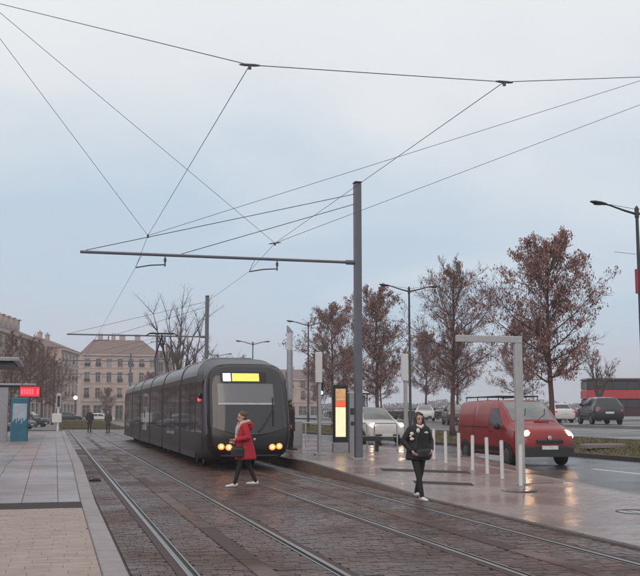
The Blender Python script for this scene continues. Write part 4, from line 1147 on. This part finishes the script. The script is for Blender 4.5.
MB().ell((0, -.1, 3.9), (.32, .25, .32), 12, 8).build('lantern_globe', 'lantern', lw, True); MB().lathe([(.3, 4.2), (.08, 4.4)], n=10).build('cap', 'dark_iron', lw)
for dx, lab in ((0, 'red signal light glowing beside the tail of the tram'),):
    rl = empty('red_signal', (11.6, 150, 0), 0, lab, 'signal light')
    MB().tube([(0, 0, 0), (0, 0, 3.2)], .08, 6).build('pole', 'dark_iron', rl)
    for q in (-.45, .35):
        MB().bbox((q, -.05, 3.7), (.5, .25, 1.1), .05).build('housing', 'black', rl); MB().bbox((q, -.19, 3.75), (.3, .03, .8), .02).build('lamp', 'led_red', rl)

# ------------------------------------------------------------------ people
mat('skin', (.5, .3, .23), .5, var=.06); mat('hair_dark', (.025, .016, .014), .55, var=.3, scale=40); mat('hair_brown', (.1, .05, .03), .55, var=.3, scale=40)
mat('coat_red', (.4, .01, .026), .75, var=.12, scale=18, bump=.25, bscale=30); mat('coat_black', (.009, .0085, .0095), .7, var=.25, scale=12, bump=.3, bscale=25)
mat('trouser_black', (.009, .0085, .0095), .75, var=.2, scale=20); mat('shoe_white', (.62, .58, .56), .5, var=.08); mat('shoe_dark', (.02, .02, .02), .5); mat('scarf', (.5, .42, .36), .8, var=.15, scale=30, bump=.3)
mat('patch_white', (.62, .58, .55), .7, var=.1); mat('bag_black', (.02, .018, .02), .4); mat('coat_green', (.03, .032, .024), .8, var=.2); mat('bag_grey', (.016, .0145, .0155), .6); mat('coat_brown', (.035, .02, .018), .8, var=.2)

def garment(b, name, m, parent, vox=.014, smooth=6):
    o = b.build(name, m, parent, 'all')
    md = o.modifiers.new('remesh', 'REMESH'); md.mode = 'VOXEL'; md.voxel_size = vox; md.use_smooth_shade = True
    sm = o.modifiers.new('smooth', 'SMOOTH'); sm.factor = .5; sm.iterations = smooth
    return o
def limb(b, pts, rad, n=10):
    # smooth tapered limb with rounded joints
    P = [Vector(p) for p in pts]; out = []; rs = []
    for i in range(len(P) - 1):
        for k in range(4):
            t = k / 4; out.append(P[i].lerp(P[i + 1], t)); rs.append(rad[i] + (rad[i + 1] - rad[i]) * t)
    out.append(P[-1]); rs.append(rad[-1]); b.tube(out, rs, n)
    for p, r in zip(P, rad): b.ell(p, (r, r, r), n, 6)
def torso(b, secs, n=16):
    b.loft([[(cx + rx * math.cos(2 * math.pi * k / n), cy + ry * math.sin(2 * math.pi * k / n), z) for k in range(n)] for (cx, cy, z, rx, ry) in secs])
def foot(b, ankle, ydir, s=1.0, lift=0.):
    # shoe pointing along -Y
    a = Vector(ankle); rot = Matrix.Rotation(lift, 3, 'X')
    c0 = Vector((0, 0, -.02)); parts = [((0, .03, -.025), (.042, .055, .05)), ((0, -.04, -.04), (.045, .08, .042)), ((0, -.12, -.05), (.047, .075, .032)), ((0, -.165, -.055), (.04, .05, .026))]
    for c, r in parts: b.ell(a + rot @ Vector(c), r, 10, 6)
def hand(b, wrist, d, side, s=1.0):
    # palm, four unequal bent fingers and a thumb
    w = Vector(wrist); d = Vector(d).normalized(); u = Vector((0, 1, 0)); u = (u - d * u.dot(d)).normalized(); nrm = d.cross(u)
    pal = w + d * .05; b.ell(pal, (.025, .042, .05), 10, 8, Matrix((nrm, u, d)).transposed())
    for k, ln in enumerate((.068, .078, .072, .056)):
        base = w + d * .088 + u * (.03 - k * .02); mid = base + d * ln * .55 + nrm * side * .012; tip = mid + d * ln * .35 + nrm * side * .028
        b.tube([base - d * .02, base, mid, tip], [.0095, .0095, .0085, .007], 6); b.ell(tip, (.007,) * 3, 6, 4)
    tb = w + d * .03 + u * .035; b.tube([tb, tb + u * .025 + d * .025, tb + u * .03 + d * .055 + nrm * side * .01], [.012, .011, .008], 6)
def head(b, c, R3, s=1.0):
    c = Vector(c)
    def E_(o, r, n=14, m=10): b.ell(c + R3 @ Vector(o), r, n, m, R3)
    E_((0, 0, .03), (.076, .092, .098)); E_((0, -.022, -.045), (.056, .068, .07)); E_((0, -.06, -.085), (.026, .025, .02), 8, 6)
    E_((0, -.098, -.012), (.012, .02, .028), 8, 6); E_((0, -.108, -.026), (.015, .014, .011), 8, 6)
    for s_ in (-1, 1):
        E_((s_ * .076, .005, -.005), (.012, .02, .03), 8, 6); E_((s_ * .03, -.078, .03), (.026, .016, .009), 8, 5)
    E_((0, -.083, -.058), (.024, .012, .007), 8, 5)
def face_marks(parent, c, R3):
    c = Vector(c)
    for s_ in (-1, 1):
        MB().ell(c + R3 @ Vector((s_ * .03, -.087, .008)), (.012, .006, .007), 8, 6).build('eye', 'black', parent, True)
        MB().ell(c + R3 @ Vector((s_ * .03, -.091, .034)), (.019, .006, .005), 8, 5).build('eyebrow', 'hair_dark', parent, True)
    mat('lip', (.32, .09, .08), .5); MB().ell(c + R3 @ Vector((0, -.094, -.058)), (.022, .006, .008), 8, 5).build('mouth', 'lip', parent, True)

def person(label, loc, rz, feet, arms, coat, coat_secs, trouser, shoe, hair, hair_style, headrot=(0, 0, 0), lean=0., scale=1.0, vox=.013, thigh=.085, extra=None, group=None):
    """local frame: faces -Y, soles at z = 0; feet: two (x, y, lift); arms: two (elbow, hand)"""
    e = empty('person', loc, rz, label, 'person', group); e.scale = (scale,) * 3
    hipz, shz = .86, 1.36
    R3 = Matrix.Rotation(headrot[2], 3, 'Z') @ Matrix.Rotation(headrot[0], 3, 'X') @ Matrix.Rotation(headrot[1], 3, 'Y')
    hc = Vector((0, -lean - .02, 1.545))
    bb = MB(); head(bb, hc, R3)
    bb.tube([(0, -lean * .8 + .01, 1.34), (0, -lean - .005, 1.47)], [.055, .048], 12)
    torso(bb, [(0, 0, .84, .13, .09), (0, 0, 1.0, .115, .085), (0, -lean * .5, 1.2, .135, .09), (0, -lean * .8, 1.34, .14, .075), (0, -lean * .8, 1.4, .06, .05)], 14)
    legs = []
    for i, (fx, fy, lift) in enumerate(feet):
        sx = -1 if i == 0 else 1
        hip = Vector((sx * .085, 0, hipz)); ank = Vector((fx, fy, .085 + lift))
        mid = hip.lerp(ank, .5); gap = .80 - (hip - ank).length; kn = mid + Vector((0, -max(.015, math.sqrt(max(0, gap)) * .22) , 0))
        legs.append((hip, kn, ank)); limb(bb, [hip, kn, ank], [.07, .045, .034])
    for i, (el, ha) in enumerate(arms):
        sx = -1 if i == 0 else 1; sh = Vector((sx * .165, -lean * .8, shz)); el, ha = Vector(el), Vector(ha)
        limb(bb, [sh, el, ha], [.045, .034, .026]); hand(bb, ha, (ha - el), -sx)
    body = garment(bb, 'body', 'skin', e, .0085, 2)
    face_marks(e, hc, R3)
    tb = MB()
    torso(tb, [(0, 0, .78, .15, .11), (0, 0, .9, .15, .115), (0, 0, 1.0, .135, .105)], 14)
    for hip, kn, ank in legs: limb(tb, [hip, kn, ank + Vector((0, .005, -.01))], [thigh, thigh * .66, thigh * .52])
    garment(tb, 'trousers', trouser, e, vox)
    for i, (fx, fy, lift) in enumerate(feet):
        sb = MB(); foot(sb, (fx, fy, .08 + lift), -1, lift=-lift * 3.0); garment(sb, 'shoe', shoe, e, .01, 3)
    cb = MB(); torso(cb, [(cx, cy - lean * max(0, (z - .9) / .5) * .8, z, rx, ry) for (cx, cy, z, rx, ry) in coat_secs], 18)
    for i, (el, ha) in enumerate(arms):
        sx = -1 if i == 0 else 1; sh = Vector((sx * .165, -lean * .8, shz - .02)); limb(cb, [sh, Vector(el), Vector(ha) - (Vector(ha) - Vector(el)).normalized() * .01], [.083, .068, .056])
    garment(cb, 'coat', coat, e, vox, 5)
    hb = MB()
    def E_(o, r): hb.ell(hc + R3 @ Vector(o), r, 14, 10, R3)
    E_((0, .018, .055), (.088, .095, .092)); E_((0, .045, .0), (.08, .075, .1))
    if hair_style == 'long':
        for s_ in (-1, 1): E_((s_ * .088, -.005, -.05), (.026, .055, .13)); E_((s_ * .1, -.05, -.2), (.04, .05, .15)); E_((s_ * .115, -.09, -.31), (.032, .035, .1))
        E_((0, .06, -.13), (.1, .05, .16)); E_((.02, -.055, .098), (.055, .03, .022))
    elif hair_style == 'bun':
        E_((0, .1, .06), (.045, .05, .05)); E_((0, .07, -.05), (.06, .045, .06))
    elif hair_style == 'hood':
        E_((0, .03, -.05), (.1, .1, .12))
    garment(hb, 'hair', hair, e, .012, 4)
    if extra: extra(e, hc, R3)
    return e

# woman in red coat: walks towards the left platform
def red_extra(e, hc, R3):
    sc = MB(); limb(sc, [(-.09, -.1, 1.42), (-.06, -.165, 1.3), (.0, -.19, 1.15), (.02, -.2, 1.02)], [.045, .045, .04, .03]); limb(sc, [(.1, -.09, 1.42), (.07, -.165, 1.3), (.03, -.19, 1.18)], [.045, .045, .035]); limb(sc, [(-.1, -.06, 1.43), (0, .08, 1.45), (.1, -.06, 1.43)], [.045, .05, .045])
    garment(sc, 'scarf', 'scarf', e, .012, 3)
    hd = MB(); hd.ell((0, .07, 1.4), (.14, .1, .06), 12, 8); hd.ell((0, .12, 1.34), (.11, .07, .11), 12, 8); garment(hd, 'hood', 'coat_red', e)
    bg = MB(); bg.bbox((.2, -.2, .78), (.12, .3, .24), .04); garment(bg, 'handbag', 'bag_black', e, .014, 4)
    MB().tube([(.22, -.12, .88), (.2, -.1, 1.1), (.17, -.02, 1.42)], .012, 6).build('bag_strap', 'bag_black', e)
person('woman in bright red coat and white shoes walking across the rails before the tram', (4.02, 21.6, 0), R(-90), [(-.06, .26, .03), (.07, -.24, .0)],
       [((-.24, .04, 1.12), (-.17, -.2, 1.02)), ((.25, .03, 1.1), (.19, -.22, 1.05))], 'coat_red',
       [(0, .02, .6, .22, .235), (0, .02, .64, .235, .245), (0, .01, .85, .21, .21), (0, 0, 1.05, .19, .175), (0, 0, 1.22, .195, .155), (0, 0, 1.36, .185, .13), (0, 0, 1.43, .11, .1), (0, 0, 1.46, .08, .08)],
       'trouser_black', 'shoe_white', 'hair_brown', 'bun', (R(8), 0, R(8)), .05, .96, extra=red_extra)

def black_extra(e, hc, R3):
    hd = MB(); hd.ell(hc + Vector((0, .04, .06)), (.09, .1, .07), 14, 8); garment(hd, 'hair_crown', 'hair_dark', e, .012, 3)
    sc = MB(); limb(sc, [(-.08, -.07, 1.43), (0, -.12, 1.39), (.08, -.07, 1.43)], [.035, .035, .035]); garment(sc, 'collar', 'patch_white', e, .012, 3)
    for (x, z, w, h, y, rzz) in ((-.2, 1.27, .07, .06, -.125, -.3), (-.2, 1.17, .08, .05, -.13, -.3), (-.08, 1.33, .07, .08, -.158, 0), (.1, 1.29, .09, .035, -.158, .1), (-.225, 1.22, .05, .03, -.12, -.4)):
        MB().ell((x, y, z), (w * .55, .02, h * .6), 8, 6, Matrix.Rotation(rzz, 3, 'Z')).build('patch', 'patch_white', e, True)
    bg = MB(); bg.bbox((.03, -.17, .9), (.34, .12, .17), .04); garment(bg, 'handbag', 'bag_grey', e, .014, 5)
    MB().tube([(-.16, -.2, 1.0), (-.12, -.17, 1.2), (.1, -.1, 1.43)], .012, 6).build('bag_strap', 'bag_black', e)
person('woman in black jacket with white patches and long dark hair stepping off the pavement', (6.5, 17.55, .0), R(8), [(-.03, -.2, 0), (.05, .18, .05)],
       [((-.3, .04, 1.12), (-.22, -.14, .95)), ((.3, .04, 1.11), (.2, -.15, .96))], 'coat_black',
       [(0, 0, .76, .24, .17), (0, 0, .8, .26, .185), (0, 0, .95, .24, .175), (0, 0, 1.1, .205, .155), (0, 0, 1.24, .215, .155), (0, 0, 1.36, .2, .135), (0, 0, 1.43, .12, .1), (0, 0, 1.47, .085, .085)],
       'trouser_black', 'shoe_white', 'hair_dark', 'long', (R(4), 0, R(-4)), .02, .95, thigh=.088, extra=black_extra)
ST = [(0, 0, .62, .2, .16), (0, 0, .66, .215, .17), (0, 0, .9, .2, .16), (0, 0, 1.1, .2, .155), (0, 0, 1.24, .215, .155), (0, 0, 1.36, .2, .13), (0, 0, 1.43, .12, .1), (0, 0, 1.47, .085, .085)]
AS = [((-.27, .02, 1.1), (-.23, -.06, .86)), ((.27, .02, 1.1), (.23, -.06, .86))]
person('person in dark brown coat standing on the platform beside the tram nose', (8.12, 34.9, .27), R(60), [(-.09, 0, 0), (.09, -.03, 0)], AS, 'coat_brown', ST, 'trouser_black', 'shoe_dark', 'hair_dark', 'hood', scale=1.05, vox=.018)
person('distant pedestrian in dark clothes standing between the rails', (2.75, 82, 0), R(20), [(-.08, .05, 0), (.08, -.06, 0)], AS, 'coat_black', ST, 'trouser_black', 'shoe_dark', 'hair_dark', 'hood', scale=1.08, vox=.022)
person('distant pedestrian in dark green coat standing near the tail of the tram', (4.05, 79, 0), R(-30), [(-.1, .0, 0), (.1, -.03, 0)], AS, 'coat_green', ST, 'trouser_black', 'shoe_dark', 'hair_dark', 'hood', scale=1.02, vox=.022)

# ------------------------------------------------------------------ damp winter air
hz = MB().box((120, 260, 14), (700, 1060, 31)).build('haze', 'black')
hm = bpy.data.materials.new('haze'); hm.use_nodes = True; ht = hm.node_tree; ht.nodes.clear()
ho = ht.nodes.new('ShaderNodeOutputMaterial'); hv = ht.nodes.new('ShaderNodeVolumePrincipled')
hv.inputs['Color'].default_value = (.93, .91, .93, 1); hv.inputs['Density'].default_value = .0009; hv.inputs['Anisotropy'].default_value = .2
ht.links.new(hv.outputs[0], ho.inputs['Volume'])
hz.data.materials.clear(); hz.data.materials.append(hm); tag(hz, 'thin pale winter haze filling the street', 'haze', kind='stuff')
